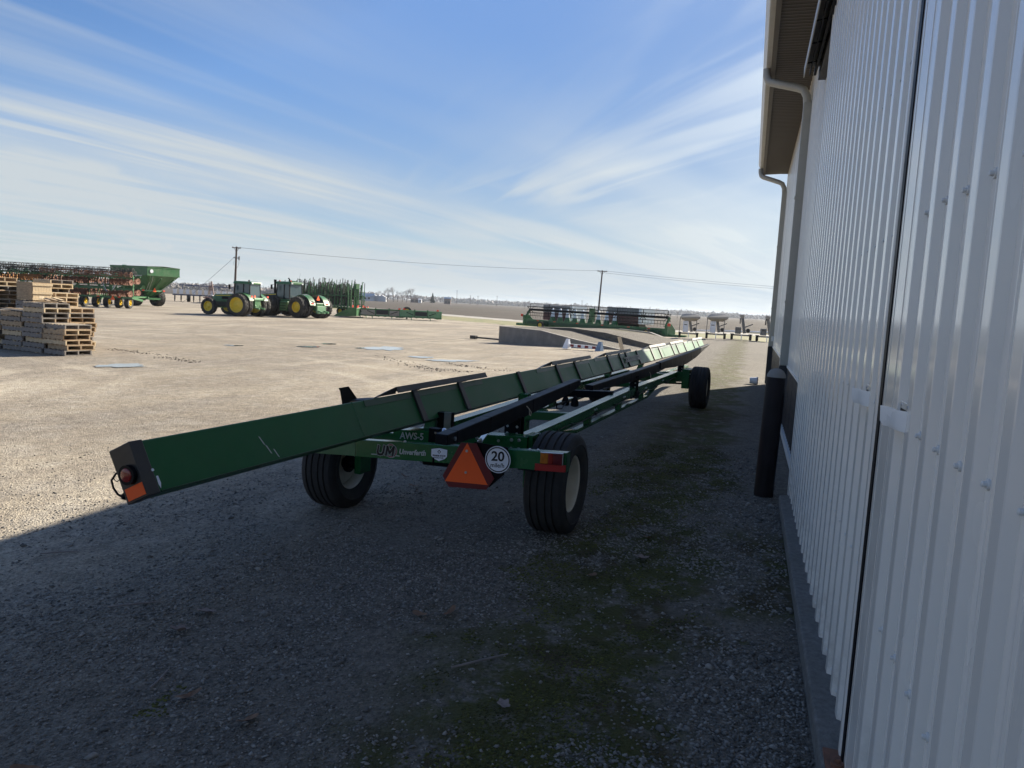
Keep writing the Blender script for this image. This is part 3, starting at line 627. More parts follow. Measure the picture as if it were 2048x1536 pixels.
# the face is read from the right-hand side: text runs towards the front
text('HEADER', 'lettering', .13, INK, beam, face(10.40,.60,.022), fx, fy, off=.004, sx=1.7) if False else None
dec = MB()
for i in range(9):
    sq = 10.15+i*.14
    dec.bar(face(sq,.60,.023), face(sq+.03,.34,.023), .035, .002, e := Vector(face(0,0,.1))-Vector(face(0,0,0)))
    dec.bar(face(sq,.42,.023), face(sq+.10,.50,.023), .05, .002, e)
for vq in (.63, .36): dec.bar(face(10.05,vq,.0235), face(11.45,vq,.0235), .022, .002, e)
dec.build('black_decal', INK, beam)
# guide bracket behind the beam's left side
gb = MB(); th = .006
for A in ([P(2.11,-.30,.974), P(2.24,-.30,.976), P(2.36,-.30,.874), P(2.25,-.30,.866)], [P(2.25,-.30,.866), P(2.36,-.30,.874), P(2.76,-.12,.872), P(2.68,-.12,.862)]):
    gb.sheet(A, (0,0,-.008))
gb.sheet([P(2.115,-.295,.966), P(2.25,-.295,.858), P(2.66,-.12,.856), P(2.60,-.12,.76), P(2.17,-.295,.80)], (.006,0,0)); gb.build('guide_bracket', BLACK_W, wg)
# ---- wheels
def trailer_wheel(s, t, zg, outer, steer=0):
    R_, w_ = .3725, .145
    prof = [(.205,-w_*.72),(.215,-w_*.86),(.25,-w_*1.0),(.288,-w_*1.035),(.291,-w_*1.07),(.297,-w_*1.07),(.300,-w_*1.04),(.338,-w_*1.0),(.356,-w_*.93),(R_-.006,-w_*.84)]
    gr = (-.080,-.030,.030,.080)
    for gy_ in gr:
        prof += [(R_,gy_-.0085),(R_-.013,gy_-.005),(R_-.013,gy_+.005),(R_,gy_+.0085)]
    prof += [(R_-.006,w_*.84),(.356,w_*.93),(.338,w_*1.0),(.300,w_*1.04),(.297,w_*1.07),(.291,w_*1.07),(.288,w_*1.035),(.25,w_*1.0),(.215,w_*.86),(.205,w_*.72)]
    hold = ob('wheel', MB().lathe(prof, 72).mesh('tyre', RUBBER, True, 28), wg, P(s, t, zg+.362), (0,0,steer)); sg = -outer
    rp = [(.212,.105),(.216,.112),(.208,.116),(.196,.108),(.188,.085),(.184,.02),(.176,-.03),(.150,-.045),(.115,-.035),(.085,-.030),(.06,-.030),(0,-.030)]
    MB().lathe([(a, sg*h_) for a, h_ in rp], 48).build('rim', CREAM, hold, smooth=True)
    MB().lathe([(.212,-sg*.105),(.216,-sg*.112),(.205,-sg*.116),(.192,-sg*.10),(.186,-sg*.03),(.178,0)], 48).build('rim_flange', CREAM, hold, smooth=True)
    MB().lathe([(0,sg*.03),(.036,sg*.03),(.042,sg*.02),(.044,-sg*.06),(.075,-sg*.065),(.075,-sg*.09),(0,-sg*.09)], 24).build('hub', BLACK, hold, smooth=True)
    for i in range(6):
        a = i*PI/3; MB().disc((.062*math.cos(a), sg*-.028, .062*math.sin(a)), (0,sg,0), .009, .016, 6).build('wheel_nut', ZINC, hold)
    return hold
trailer_wheel(2.70, 1.235, 0, 1); trailer_wheel(2.72, -.66, -.095, -1); trailer_wheel(11.2, 1.225, 0, 1); trailer_wheel(11.2, -.62, -.07, -1)
# ---- rear bar with writing, lights and signs
def lat(name, mat, s0, s1, t0, t1, z0, z1, parent=wg, bevel=.004):     # lateral member, tilted with the trailer
    b = MB(); b.loft([P(s0,t0,sl(t0,z0)), P(s1,t0,sl(t0,z0)), P(s1,t0,sl(t0,z1)), P(s0,t0,sl(t0,z1))], [P(s0,t1,sl(t1,z0)), P(s1,t1,sl(t1,z0)), P(s1,t1,sl(t1,z1)), P(s0,t1,sl(t1,z1))]); return b.build(name, mat, parent, bevel=bevel)
SB = 2.16
bar = lat('rear_bar', GREEN, SB, SB+.075, -.17, 1.45, .553, .682)
lat('bar_extension', GREEN_F, SB+.002, SB+.073, -.75, -.172, .556, .679)
lat('bar_cap', GREEN_D, SB-.003, SB+.078, 1.4502, 1.456, .55, .685)
tx, ty = Vector((0,-1,.06)).normalized(), Vector((0,0,1))
def tp(t, z, o=.001): return P(SB-o, t, sl(t, z))
zlog = .616
def stroke_word(name, mat, wd, o):
    b = MB(); sh = .16
    def seg(pts):
        for (a0, c0), (a1, c1) in zip(pts[:-1], pts[1:]):
            p_, q_ = Vector(tp(.022+a0+sh*c0, zlog+c0, o)), Vector(tp(.022+a1+sh*c1, zlog+c1, o)); d_ = (q_-p_).normalized()*wd*.35; b.bar(p_-d_, q_+d_, wd, .0012, (1,0,0))
    seg([(.0,.033),(.0,-.012),(.008,-.028),(.024,-.031),(.040,-.028),(.048,-.012),(.048,.033)])
    seg([(.074,-.033),(.074,.031)]); seg([(.074,.031),(.101,-.016)]); seg([(.101,-.016),(.128,.031)]); seg([(.128,.031),(.128,-.033)])
    b.build(name, mat, bar)
stroke_word('logo_lettering_outline', SILVER, .024, .0040); stroke_word('logo_lettering', INK, .016, .0060)
for rr, mm, o in ((.052, SILVER, .0010), (.0485, DRED, .0016), (.040, SILVER, .0022), (.0365, GREEN, .0026)):
    b = MB(); cc = tp(.128, zlog, 0)
    b.add([(cc[0]-o, cc[1]-rr*math.cos(a), cc[2]+rr*math.sin(a)) for a in np.linspace(0, 2*PI, 40, endpoint=False)], [tuple(range(40))]); b.build('logo_ring', mm, bar)
b = MB(); b.bar(tp(-.035,zlog-.034,.0008), tp(.20,zlog-.034,.0008), .006, .001, (1,0,0)); b.build('logo_rule', SILVER, bar)
text('Unverferth', 'maker_lettering', .052, SILVER, bar, tp(.195,zlog-.002), tx, ty, off=.0016, shear=.15, sx=.93)
shp = [(-.062,.036),(0,.046),(.062,.036),(.062,-.012),(.045,-.030),(0,-.048),(-.045,-.030),(-.062,-.012)]
def decal(name, pts, tcx_, zc_, mat, o, sc_=1): 
    b = MB(); b.add([tp(tcx_+a*sc_, zc_+c*sc_, o) for a, c in pts], [tuple(range(len(pts)))]); return b.build(name, mat, bar)
decal('shield_border', shp, .517, .614, INK, .0008, 1.05); decal('shield_decal', shp, .517, .614, WHITE, .0014)
decal('shield_diamond', [(0,.034),(.015,.019),(0,.004),(-.015,.019)], .517, .614, INK, .002); decal('shield_diamond_light', [(0,.026),(.008,.018),(0,.010),(-.008,.018)], .517, .614, WHITE, .0024)
text('PRAIRIE STATE', 'shield_lettering', .0155, INK, bar, tp(.517,.604,.0018), tx, ty, ext=.0004, off=.0007, align='CENTER')
text('TRACTOR', 'shield_lettering', .0125, INK, bar, tp(.517,.589,.0018), tx, ty, ext=.0004, off=.0003, align='CENTER', sx=1.25)
# slow-vehicle triangle
SV = 2.10
def sp(t, z, o=0): return P(SV-o, t, z)
tri_o = [(.708,.688),(.826,.695),(.968,.468),(.915,.383),(.630,.366),(.580,.438)]
b = MB(); b.sheet([sp(*q) for q in tri_o], (.003,0,0)); smv = b.build('warning_triangle', REDRETRO, wg)
b = MB(); b.sheet([sp(.757,.692,.0005), sp(.924,.418,.0005), sp(.600,.402,.0005)], (-.001,0,0)); b.build('orange_field', ORANGE, smv)
for zz in (.635, .485): MB().disc(sp(.757,zz,.001), (-1,0,0), .009, .006, 12).build('bolt', ZINC, smv)
b = MB(); b.sheet([P(SV+.02,.80,.70), P(SV+.02,1.05,.69), P(SV+.02,1.03,.50), P(SV+.02,.93,.40), P(SV+.02,.80,.40)], (.006,0,0)); b.build('sign_plate', BLACK, wg)
# speed disc
sc_ = (.988, .603)
for nm, rr, mm, o in (('speed_disc', .0925, WHITE, .000), ('black_ring', .0865, INK, .0016), ('white_field', .0785, WHITE, .0024)):
    b = MB(); b.add([sp(sc_[0]+rr*math.cos(a), sc_[1]+rr*math.sin(a), o) for a in np.linspace(0, 2*PI, 48, endpoint=False)], [tuple(range(48))])
    if nm == 'speed_disc': b = MB().disc(sp(sc_[0], sc_[1], -.003), (-1,0,0), rr, .004, 48); spd = b.build(nm, mm, wg)
    else: b.build(nm, mm, spd)
text('20', 'speed_lettering', .092, INK, spd, sp(sc_[0], sc_[1]+.020, .0028), tx, ty, ext=.0005, off=.0022, align='CENTER', sx=1.05)
text('mile/h', 'speed_lettering', .042, INK, spd, sp(sc_[0], sc_[1]-.040, .0028), tx, ty, ext=.0005, off=.0006, align='CENTER')
# tail lamp
tl = lat('tail_lamp', BLACK, SB-.012, SB-.001, 1.275, 1.437, .602, .682, bevel=.002)
lat('amber_lens', AMBER, SB-.03, SB-.013, 1.279, 1.332, .606, .678, tl, .003); lat('red_lens', REDLENS, SB-.03, SB-.013, 1.3335, 1.366, .606, .678, tl, .003); lat('red_lens', pmat('dark_red_lens', (.10,.008,.012), .12, var=.3, scale=60, coat=.4), SB-.03, SB-.013, 1.3675, 1.433, .606, .678, tl, .003)
lat('lens_frame', ZINC, SB-.031, SB-.012, 1.276, 1.436, .6785, .683, tl, .001); lat('lens_frame', ZINC, SB-.031, SB-.012, 1.4335, 1.437, .603, .678, tl, .001)
lat('red_reflector', pmat('bright_red_reflector', (.33,.012,.012), .3, var=.1), SB-.010, SB-.001, 1.238, 1.453, .553, .600, wg, .001)
# ---- chassis
BOLT = MB().lathe([(0,.010),(.008,.0098),(.0092,.008),(.0092,.002),(.014,.002),(.014,0)], 10, axis='z').mesh('bolt', ZINC, True, 40)
def bolt(s_, t_, z_, rot): ob('bolt', BOLT, wg, P(s_, t_, z_), rot)
for t_ in (.55, .62, .90, .96):
    for z_ in (.612, .678): bolt(2.578, t_, sl(t_, z_), (0,R(-90),0))
for t_ in (-.12, .22, 1.18, 1.24): bolt(SB+.035, t_, sl(t_, .682), (0,0,0))
for s_ in (3.3, 5.2, 6.6, 8.0, 9.4): bolt(s_, .85, .585, (R(90),0,0)); bolt(s_+.07, .85, .585, (R(90),0,0))
for s_ in (11.0, 11.2, 11.4):
    for z_ in (.42, .60): bolt(s_, 1.061, z_, (R(90),0,0))
MB().tube([P(s_, .862, .54+.012*math.sin(s_*5)) for s_ in np.arange(2.9, 10.8, .2)], .006, 6).build('wiring_loom', BLACK, wg, smooth=True)
for s_ in np.arange(3.4, 10.6, .9): MB().box(s_, s_+.02, -.872, -.850, .525, .56).build('loom_clip', BLACK_W, wg)
MB().tube([P(2.25,.1,.60), P(2.30,.0,.50), P(2.4,-.05,.47), P(2.6,.05,.50), P(2.9,-.02,.55)], .008, 6).build('hose', BLACK, wg, smooth=True)
MB().tube([P(2.2,1.30,.60), P(2.26,1.20,.52), P(2.35,1.05,.50), P(2.6,.95,.53)], .005, 6).build('lamp_cable', BLACK, wg, smooth=True)
MB().box(2.80, 2.87, -.8525, -.8505, .535, .60).build('caution_decal', YELLOW, wg)
for t0, s0, s1, zz in ((.80, 2.75, 10.9, .0), (-.06, 2.6, 10.9, 0)):
    b = MB(); pts = [(s0,.602),(4.2,.612),(5.6,.630),(7.4,.648),(8.6,.640),(9.6,.632),(s1,.628)]
    dz = 0 if t0 > 0 else -.03
    for (sa_, za), (sb_, zb) in zip(pts[:-1], pts[1:]):
        b.loft([P(sa_,t0-.05,za+dz-.10), P(sa_,t0+.05,za+dz-.10), P(sa_,t0+.05,za+dz), P(sa_,t0-.05,za+dz)], [P(sb_,t0-.05,zb+dz-.10), P(sb_,t0+.05,zb+dz-.10), P(sb_,t0+.05,zb+dz), P(sb_,t0-.05,zb+dz)], caps=(sa_ == s0 or sb_ == s1))
    b.build('frame_rail', GREEN, wg)
    MB().bar(P(4.6,t0,.43+dz), P(8.35,t0,.43+dz), .06, .035).build('truss_chord', GREEN, wg)
    MB().bar(P(3.9,t0,.505+dz), P(4.6,t0,.432+dz), .06, .035).build('truss_end', GREEN, wg); MB().bar(P(8.35,t0,.432+dz), P(9.1,t0,.53+dz), .06, .035).build('truss_end', GREEN, wg)
    for sq in (5.05, 6.5, 7.9): MB().box(sq, sq+.12, -t0-.028, -t0+.028, .445+dz, .53+dz).build('truss_post', GREEN, wg)
cm = lat('rear_crossmember', GREEN, 2.58, 2.72, -.10, 1.02, .585, .705)
text('AWS-5', 'model_lettering', .076, SILVER, cm, P(2.577, -.035, sl(-.03,.658)), tx, ty, off=.001, sx=.92)
lat('rear_axle', GREEN, 2.64, 2.76, -.46, 1.04, .555, .665)
for t0, zg in ((1.02, 0), (-.44, -.09)):
    MB().box(2.62, 2.78, -t0-.03, -t0+.03, .30+zg, .70+zg).build('spindle_plate', GREEN, wg, bevel=.006)
    MB().tube([P(2.70,t0,.365+zg), P(2.70,t0+(.12 if t0 > 0 else -.12),.365+zg)], .045, 12).build('stub_axle', BLACK, wg, smooth=True)
MB().lathe([(.030,0),(.030,.012),(.022,.03),(.010,.038),(0,.040)], 20, axis='z', o=P(2.56,.352,.648)).build('chrome_cap', CHROME, wg, smooth=True, ang=70)
MB().disc(P(2.47,.443,.637), (-1,0,0), .013, .012, 12).build('pivot_bolt', ZINC, wg)
MB().disc(P(2.575,.80,.640), (-1,0,0), .011, .01, 10).build('pivot_bolt', ZINC, wg)
MB().bar(P(2.42,.33,.680), P(2.20,.61,.684), .035, .012).build('steering_link', ZINC, wg); MB().bar(P(2.21,.80,.685), P(2.56,.70,.685), .035, .012).build('steering_link', ZINC, wg)
for q in ((2.42,.33,.685),(2.20,.60,.683),(2.22,.80,.690)): MB().disc(P(*q), (0,0,1), .014, .02, 10).build('link_pin', ZINC, wg)
MB().bar(P(2.18,.45,.52), P(2.30,.62,.515), .07, .05).build('steering_cylinder', BLACK, wg); MB().tube([P(2.20,.38,.50), P(2.20,.80,.515)], .028, 10).build('steering_cylinder', BLACK, wg, smooth=True)
MB().bar(P(2.40,.36,.60), P(2.40,.36,.71), .08, .06, (1,0,0)).build('pivot_bracket', BLACK, wg)
# left mast plate with bright edge
MB().box(2.95, 3.02, -.22, -.10, .58, .74).build('mast_plate', BLACK, wg); MB().box(2.93, 2.949, -.225, -.17, .57, .75).build('mast_edge', ZINC, wg)
# rest arms with channel section
def arm(name, pts, wd=.085):      # pts: (s, t, ztop, height)
    b = MB()
    for (s0, t0, z0, h0), (s1, t1, z1, h1) in zip(pts[:-1], pts[1:]):
        b.loft([P(s0,t0-wd/2,z0-h0), P(s0,t0+wd/2,z0-h0), P(s0,t0+wd/2,z0), P(s0,t0-wd/2,z0)], [P(s1,t1-wd/2,z1-h1), P(s1,t1+wd/2,z1-h1), P(s1,t1+wd/2,z1), P(s1,t1-wd/2,z1)])
    return b.build(name, BLACK, wg, bevel=.006)
a1 = arm('rest_arm', [(1.60,.80,.827,.065),(1.75,.80,.834,.085),(2.3,.80,.857,.115),(3.2,.80,.897,.12),(4.2,.80,.94,.10),(4.5,.80,.953,.075),(4.60,.80,.955,.045)])
a2 = arm('rest_arm', [(5.08,.80,.857,.055),(7.0,.80,.862,.12),(8.6,.80,.872,.135),(9.6,.80,.882,.12)])
a3 = arm('rest_arm', [(9.1,.815,.890,.10),(10.6,.815,.905,.17),(12.0,.815,.915,.20),(13.4,.81,.935,.16),(14.8,.80,.962,.075),(15.95,.80,.980,.012)])
MB().disc(P(1.70,.8435,.79), (0,-1,0), .013, .01, 12).build('pivot_bolt', ZINC, wg)
for s0, t0, zz in ((3.0,.845,.86),(8.2,.845,.80),(12.6,.86,.86)):
    MB().tube([P(s0,t0+.01,zz), P(s0+.05,t0+.016,zz-.03), P(s0+.10,t0+.016,zz-.06), P(s0+.085,t0+.018,zz-.085), P(s0+.055,t0+.018,zz-.075), P(s0+.05,t0+.016,zz-.03)], .0035, 6).build('lynch_pin', CREAM, wg)
b = MB(); b.tube([P(4.0,.78,.80), P(4.05,.78,.72), P(4.2,.78,.70), P(4.35,.78,.74), P(4.36,.78,.84)], .006, 6); b.build('hose', BLACK, wg, smooth=True)
# posts with adjusting holes
for s0, z0, z1 in ((2.86,.45,.78),(7.34,.50,.80),(11.55,.56,.80)):
    pst = MB()
    wd = .13 if s0 < 5 else .10
    pst.box(s0, s0+.012, -.86, -.86+wd, z0, z1); pst.box(s0+.08, s0+.092, -.86, -.86+wd, z0, z1); pst.box(s0+.012, s0+.08, -.86+wd-.012, -.86+wd, z0, z1)
    po = pst.build('adjusting_post', BLACK, wg)
    for i in range(5): MB().disc(P(s0-.0005,.755,z0+.04+i*.055), (-1,0,0), .0105, .0015, 12).build('adjusting_hole', SILVER, po); 
    for i in range(5): MB().disc(P(s0-.0005,.835,z0+.04+i*.055), (-1,0,0), .0105, .0015, 12).build('adjusting_hole', SILVER, po)
MB().box(2.80, 3.02, -.87, -.73, .47, .62).build('post_socket', BLACK, wg); MB().box(7.30, 7.46, -.87, -.73, .50, .60).build('post_socket', BLACK, wg)
# mid members
lat('mid_crossmember', BLACK, 6.35, 6.47, .05, .75, .615, .70); lat('mid_crossmember', GREEN, 4.55, 4.66, -.1, .75, .56, .64); lat('mid_crossmember', GREEN, 8.6, 8.7, -.1, .75, .56, .64)
MB().box(4.85, 4.97, -.20, -.10, .30, .72).build('beam_post', GREEN, wg); MB().box(4.86, 5.5, -.23, -.14, .44, .49).build('post_brace', GREEN, wg)
for s0 in (3.1, 6.0, 9.3, 12.0): MB().bar(P(s0,-.05,.52), P(s0,.02,.74), .09, .09, (1,0,0)).build('beam_post', GREEN, wg)
for t0 in (.22,.34): MB().lathe([(0,0),(.022,-.02),(.045,-.075),(.05,-.13),(.03,-.14),(0,-.14)], 14, axis='z', o=P(6.2,t0,.46+.14)).build('hanging_plug', BLACK, wg, smooth=True)
MB().tube([P(5.6,.3,.55), P(6.6,.25,.50), P(8.0,.35,.56), P(9.5,.3,.5), P(11.0,.4,.55)], .012, 6).build('hose', BLACK, wg, smooth=True)
# front axle and steering
lat('front_axle', GREEN, 11.12, 11.28, -.45, 1.02, .46, .64); MB().box(10.95, 11.45, -1.06, -.93, .34, .68).build('kingpin_block', GREEN, wg, bevel=.006); MB().box(10.95, 11.45, .34, .46, .26, .60).build('kingpin_block', GREEN, wg, bevel=.006)
MB().tube([P(11.5,-.35,.31), P(11.5,1.0,.385)], .016, 8).build('tie_rod', BLACK, wg, smooth=True); MB().tube([P(11.2,1.0,.38), P(11.2,1.15,.372)], .05, 12).build('stub_axle', BLACK, wg, smooth=True); MB().tube([P(11.2,-.4,.30), P(11.2,-.55,.30)], .05, 12).build('stub_axle', BLACK, wg, smooth=True)
MB().bar(P(10.9,.37,.54), P(11.1,.37,.54), .85, .08).build('front_crossmember', GREEN, wg); MB().bar(P(11.3,.37,.45), P(15.6,.37,.40), .10, .10).build('tongue', GREEN, wg)
b = MB(); b.bar(P(11.30,.5,.40), P(11.48,.75,.40), .06, .04); b.build('steering_arm', GREEN_L, wg)

# ------------------------------------------------------------------ farm wheels
def ag_tyre(Rt, wt_, rim, nl=20, lug=.05, mat=RUBBER_F):
    b = MB(); h = wt_/2
    b.lathe([(rim,-h*.75),(rim*1.08,-h*.92),((rim+Rt)/2,-h*1.02),(Rt*.93,-h*.95),(Rt-lug,-h*.72),(Rt-lug*.8,0),(Rt-lug,h*.72),(Rt*.93,h*.95),((rim+Rt)/2,h*1.02),(rim*1.08,h*.92),(rim,h*.75)], 36)
    for sg in (-1, 1):
        for i in range(nl):
            a0 = 2*PI*(i+(.5 if sg > 0 else 0))/nl; da = .75*h/Rt*1.15; th = .034*(20/nl)
            def pp(r_, a, y_): return (r_*math.cos(a), y_, r_*math.sin(a))
            A = [pp(Rt-lug*.9, a0-th, -sg*.06*h), pp(Rt-lug*.9, a0+th, -sg*.06*h), pp(Rt, a0+th*.8, -sg*.06*h), pp(Rt, a0-th*.8, -sg*.06*h)]
            Bq = [pp(Rt*.925, a0+da-th, sg*h*.97), pp(Rt*.925, a0+da+th, sg*h*.97), pp(Rt*.985, a0+da+th*.8, sg*h*.95), pp(Rt*.985, a0+da-th*.8, sg*h*.95)]
            b.loft(A, Bq)
    return b.mesh('tyre', mat, True, 30)
def ag_rim(rim, wt_, dish, mat, hub=.12):
    b = MB(); h = wt_/2
    b.lathe([(rim*1.03,h*.80),(rim*.99,h*.86),(rim*.93,h*.80),(rim*.90,h*.3),(rim*.86,dish),(rim*.5,dish+.02),(rim*.42,dish+.06),(hub,dish+.07),(hub,dish+.14),(hub*.8,dish+.16),(0,dish+.16)], 32)
    b.lathe([(rim*1.03,-h*.80),(rim*.93,-h*.80),(rim*.90,-h*.1),(rim*.86,dish)], 32); return b.mesh('rim', mat, True, 40)
def put_wheel(parent, tyre, rimm, loc, side):      # side +1 : dish faces +y
    o = ob('wheel', tyre, parent, loc, (0, random.uniform(0,6), 0 if side > 0 else PI)); ob('rim', rimm, o); return o
def beacon(parent, loc, mat=REDF, r=.06): MB().lathe([(r,0),(r,.08),(r*.6,.13),(0,.14)], 10, axis='z', o=loc).build('beacon', mat, parent)
def smv_sign(parent, x, y, z, sc=1.0, ang=0):
    b = MB(); pts = [(-.2,-.14),(-.17,-.19),(.17,-.19),(.2,-.14),(.04,.2),(-.04,.2)]
    b.sheet([(x, y+a*sc, z+c*sc) for a, c in pts], (-.01,0,0)); return b.build('warning_triangle', ORANGE, parent)

# ------------------------------------------------------------------ row-crop tractor
tr = thing('row_crop_tractor', 'green tractor with yellow wheels and rear duals, glass cab, left of the bigger tractor', 'tractor', (-43.55, 58.1, zt(-43)), R(182))
rt_, ri_ = ag_tyre(1.03, .48, .66, 22), ag_rim(.66, .48, -.02, YELLOW)
ft_, fi_ = ag_tyre(.76, .46, .44, 18), ag_rim(.44, .46, .05, YELLOW)
for sg in (-1, 1):
    for yy in (1.05, 1.72): put_wheel(tr, rt_, ri_, (0, sg*yy, 1.02), sg)
    put_wheel(tr, ft_, fi_, (3.2, sg*1.38, .755), sg)
MB().tube([(0,-1.7,1.02),(0,1.7,1.02)], .12, 12).build('rear_axle', GREEN_F, tr); MB().bar((3.2,-1.25,.75), (3.2,1.25,.75), .2, .22).build('front_axle', GREEN_F, tr)
MB().box(-.55, 3.5, -.32, .32, .75, 1.25).build('chassis', pmat('engine_dark', (.02,.03,.022), .6), tr, bevel=.04)
def hood(parent, x0, x1, hw, zb, zt0, zt1, nm='hood'):
    b = MB(); secs = []
    for k in range(9):
        f = k/8; x_ = x0+(x1-x0)*f; zz = zt0+(zt1-zt0)*f-(.28*max(0,(f-.86)/.14)**2); ww = hw*(1-.10*f-.22*max(0,(f-.86)/.14)**2)
        secs.append([(x_,-ww,zb),(x_,-ww,zz-.14),(x_,-ww*.86,zz-.03),(x_,-ww*.5,zz),(x_,ww*.5,zz),(x_,ww*.86,zz-.03),(x_,ww,zz-.14),(x_,ww,zb)])
    for A, Bq in zip(secs[:-1], secs[1:]): b.loft(A, Bq, caps=False)
    b.add(secs[0], [tuple(range(7,-1,-1))]); b.add(secs[-1], [tuple(range(8))])
    return b.build(nm, GREEN_F, parent, smooth=True, ang=50)
hd = hood(tr, 1.0, 3.75, .42, 1.22, 2.02, 1.86)
for sg in (-1, 1):
    MB().bar((1.1, sg*.418, 1.86), (3.3, sg*.385, 1.74), .012, .07).build('yellow_stripe', YELLOW, hd)
    MB().box(1.9, 2.6, sg*.415-.01, sg*.415+.01, 1.45, 1.70).build('side_grille', BLACK, hd)
MB().box(3.70, 3.80, -.26, .26, 1.22, 1.66).build('front_grille', BLACK, hd, bevel=.03)
for sg in (-1, 1): MB().box(3.69, 3.78, sg*.20-.09, sg*.20+.09, 1.68, 1.74).build('headlight', WHITE, hd)
def cab(parent, x0, x1, hw, z0, z1, zr, roofmat=GREEN_F):
    cb = MB().box(x0+.05, x1-.05, -hw+.06, hw-.06, z0-.1, z0+.06).build('cab_floor', INT, parent)
    MB().box(x0+.45, x0+.9, -.25, .25, z0+.05, z0+.5).build('seat', INT, cb, bevel=.05); MB().box(x0+.38, x0+.5, -.25, .25, z0+.4, z0+1.05).build('seat_back', INT, cb, bevel=.05)
    MB().bar((x1-.35,0,z0), (x1-.55,0,z0+.75), .08, .08).build('steering_column', INT, cb); MB().lathe([(.19,-.012),(.21,0),(.19,.012)], 16, True, axis='z', o=(x1-.55,0,z0+.76)).build('steering_wheel', INT, cb)
    xm = x0+(x1-x0)*.42
    for sg in (-1, 1):
        for xx, dx in ((x0, .06), (xm, 0), (x1, -.08)): MB().bar((xx, sg*hw, z0), (xx+dx, sg*(hw-.06), z1), .07, .09, (0,1,0)).build('cab_post', BLACK, cb)
        MB().sheet([(x0+.04, sg*hw, z0+.02), (xm-.04, sg*hw, z0+.02), (xm-.04, sg*(hw-.055), z1), (x0+.09, sg*(hw-.055), z1)], (0,-sg*.012,0)).build('side_window', GLASS, cb)
        MB().sheet([(xm+.04, sg*hw, z0+.02), (x1-.04, sg*hw, z0+.02), (x1-.11, sg*(hw-.055), z1), (xm+.04, sg*(hw-.055), z1)], (0,-sg*.012,0)).build('door_window', GLASS, cb)
    MB().sheet([(x0,-hw+.04,z0+.1), (x0,hw-.04,z0+.1), (x0+.055,hw-.1,z1), (x0+.055,-hw+.1,z1)], (.012,0,0)).build('rear_window', GLASS, cb)
    MB().sheet([(x1,-hw+.04,z0+.1), (x1,hw-.04,z0+.1), (x1-.075,hw-.1,z1), (x1-.075,-hw+.1,z1)], (-.012,0,0)).build('windscreen', GLASS, cb)
    b = MB(); q = [(x0-.12,-hw-.02),(x1+.10,-hw-.02),(x1+.22,-hw*.6),(x1+.22,hw*.6),(x1+.10,hw+.02),(x0-.12,hw+.02)]
    b.loft([(a, c, z1) for a, c in q], [(a*1.0+(.0), c*.93, zr-.06) for a, c in q]); b.loft([(a, c*.93, zr-.06) for a, c in q], [((a-(x0+x1)/2)*.85+(x0+x1)/2, c*.72, zr) for a, c in q])
    rf_ = b.build('cab_roof', roofmat, parent, bevel=.03)
    for sg in (-1, 1):
        MB().box(x0-.16, x0-.10, sg*hw*.8-.1, sg*hw*.8+.1, z1+.02, z1+.12).build('work_light', WHITE, rf_); MB().box(x1+.12, x1+.2, sg*hw*.7-.12, sg*hw*.7+.12, z1+.02, z1+.12).build('work_light', WHITE, rf_)
        MB().tube([(x1-.1, sg*(hw+.02), z1-.05), (x1+.1, sg*(hw+.55), z1-.12)], .018, 6).build('mirror_arm', BLACK, rf_); MB().box(x1+.07, x1+.12, sg*(hw+.55)-.12, sg*(hw+.55)+.12, z1-.55, z1-.1).build('mirror', BLACK, rf_, bevel=.02)
    return cb, rf_
cbx, rfx = cab(tr, -.62, 1.02, .82, 1.55, 2.92, 3.16)
MB().box(-.62, 1.02, -.82, .82, 1.25, 1.50).build('cab_base', GREEN_F, tr, bevel=.05); beacon(rfx, (-.45,.75,2.98), REDF, .05); beacon(rfx, (.2,-.2,3.16), BLACK, .08)
for sg in (-1, 1):
    b = MB(); A = []; Bq = []
    for i in range(9):
        a = R(35+i*15); A.append((1.12*math.cos(a)*1.02, sg*.80, 1.02+1.13*math.sin(a))); Bq.append((1.12*math.cos(a)*1.02, sg*1.40, 1.02+1.10*math.sin(a)))
    n = 9; b.add(A+Bq+[(p[0]*.97, p[1], p[2]-.05) for p in A]+[(p[0]*.97, p[1], p[2]-.05) for p in Bq], [(i,i+1,n+i+1,n+i) for i in range(8)]+[(2*n+i,3*n+i,3*n+i+1,2*n+i+1) for i in range(8)]+[(n+i,n+i+1,3*n+i+1,3*n+i) for i in range(8)]); fd = b.build('fender', GREEN_F, tr, smooth=True)
    MB().box(-1.12, -1.06, sg*1.2-.12, sg*1.2+.12, 1.75, 1.9).build('marker_lamp', REDF, fd)
    MB().bar((-.4,sg*.35,.9), (-1.35,sg*.42,.75), .10, .13).build('hitch_arm', GREEN_L, tr); MB().bar((-.5,sg*.3,1.5), (-.95,sg*.38,.95), .09, .10).build('lift_link', GREEN_L, tr)
for i in range(4): MB().box(.75, 1.2, .98, 1.25, .5+i*.27, .54+i*.27).build('step', GREEN_F, tr)
MB().box(.72, .76, .98, 1.25, .5, 1.5).build('step_side', GREEN_F, tr)
MB().box(.9, 1.6, .45, .85, .55, 1.1).build('fuel_tank', BLACK, tr, bevel=.06); MB().tube([(1.15,-.5,1.9),(1.15,-.5,2.95),(1.22,-.5,3.1)], .07, 10).build('exhaust', BLACK, tr)
smv_sign(tr, -.95, .55, 1.75, 1.0); MB().box(-.9, -.45, -.45, .45, .8, 1.5).build('hitch_block', GREEN_F, tr, bevel=.04); MB().box(-1.0, -.9, -.7, .7, 1.5, 1.72).build('rear_panel', GREEN_L, tr, bevel=.03)

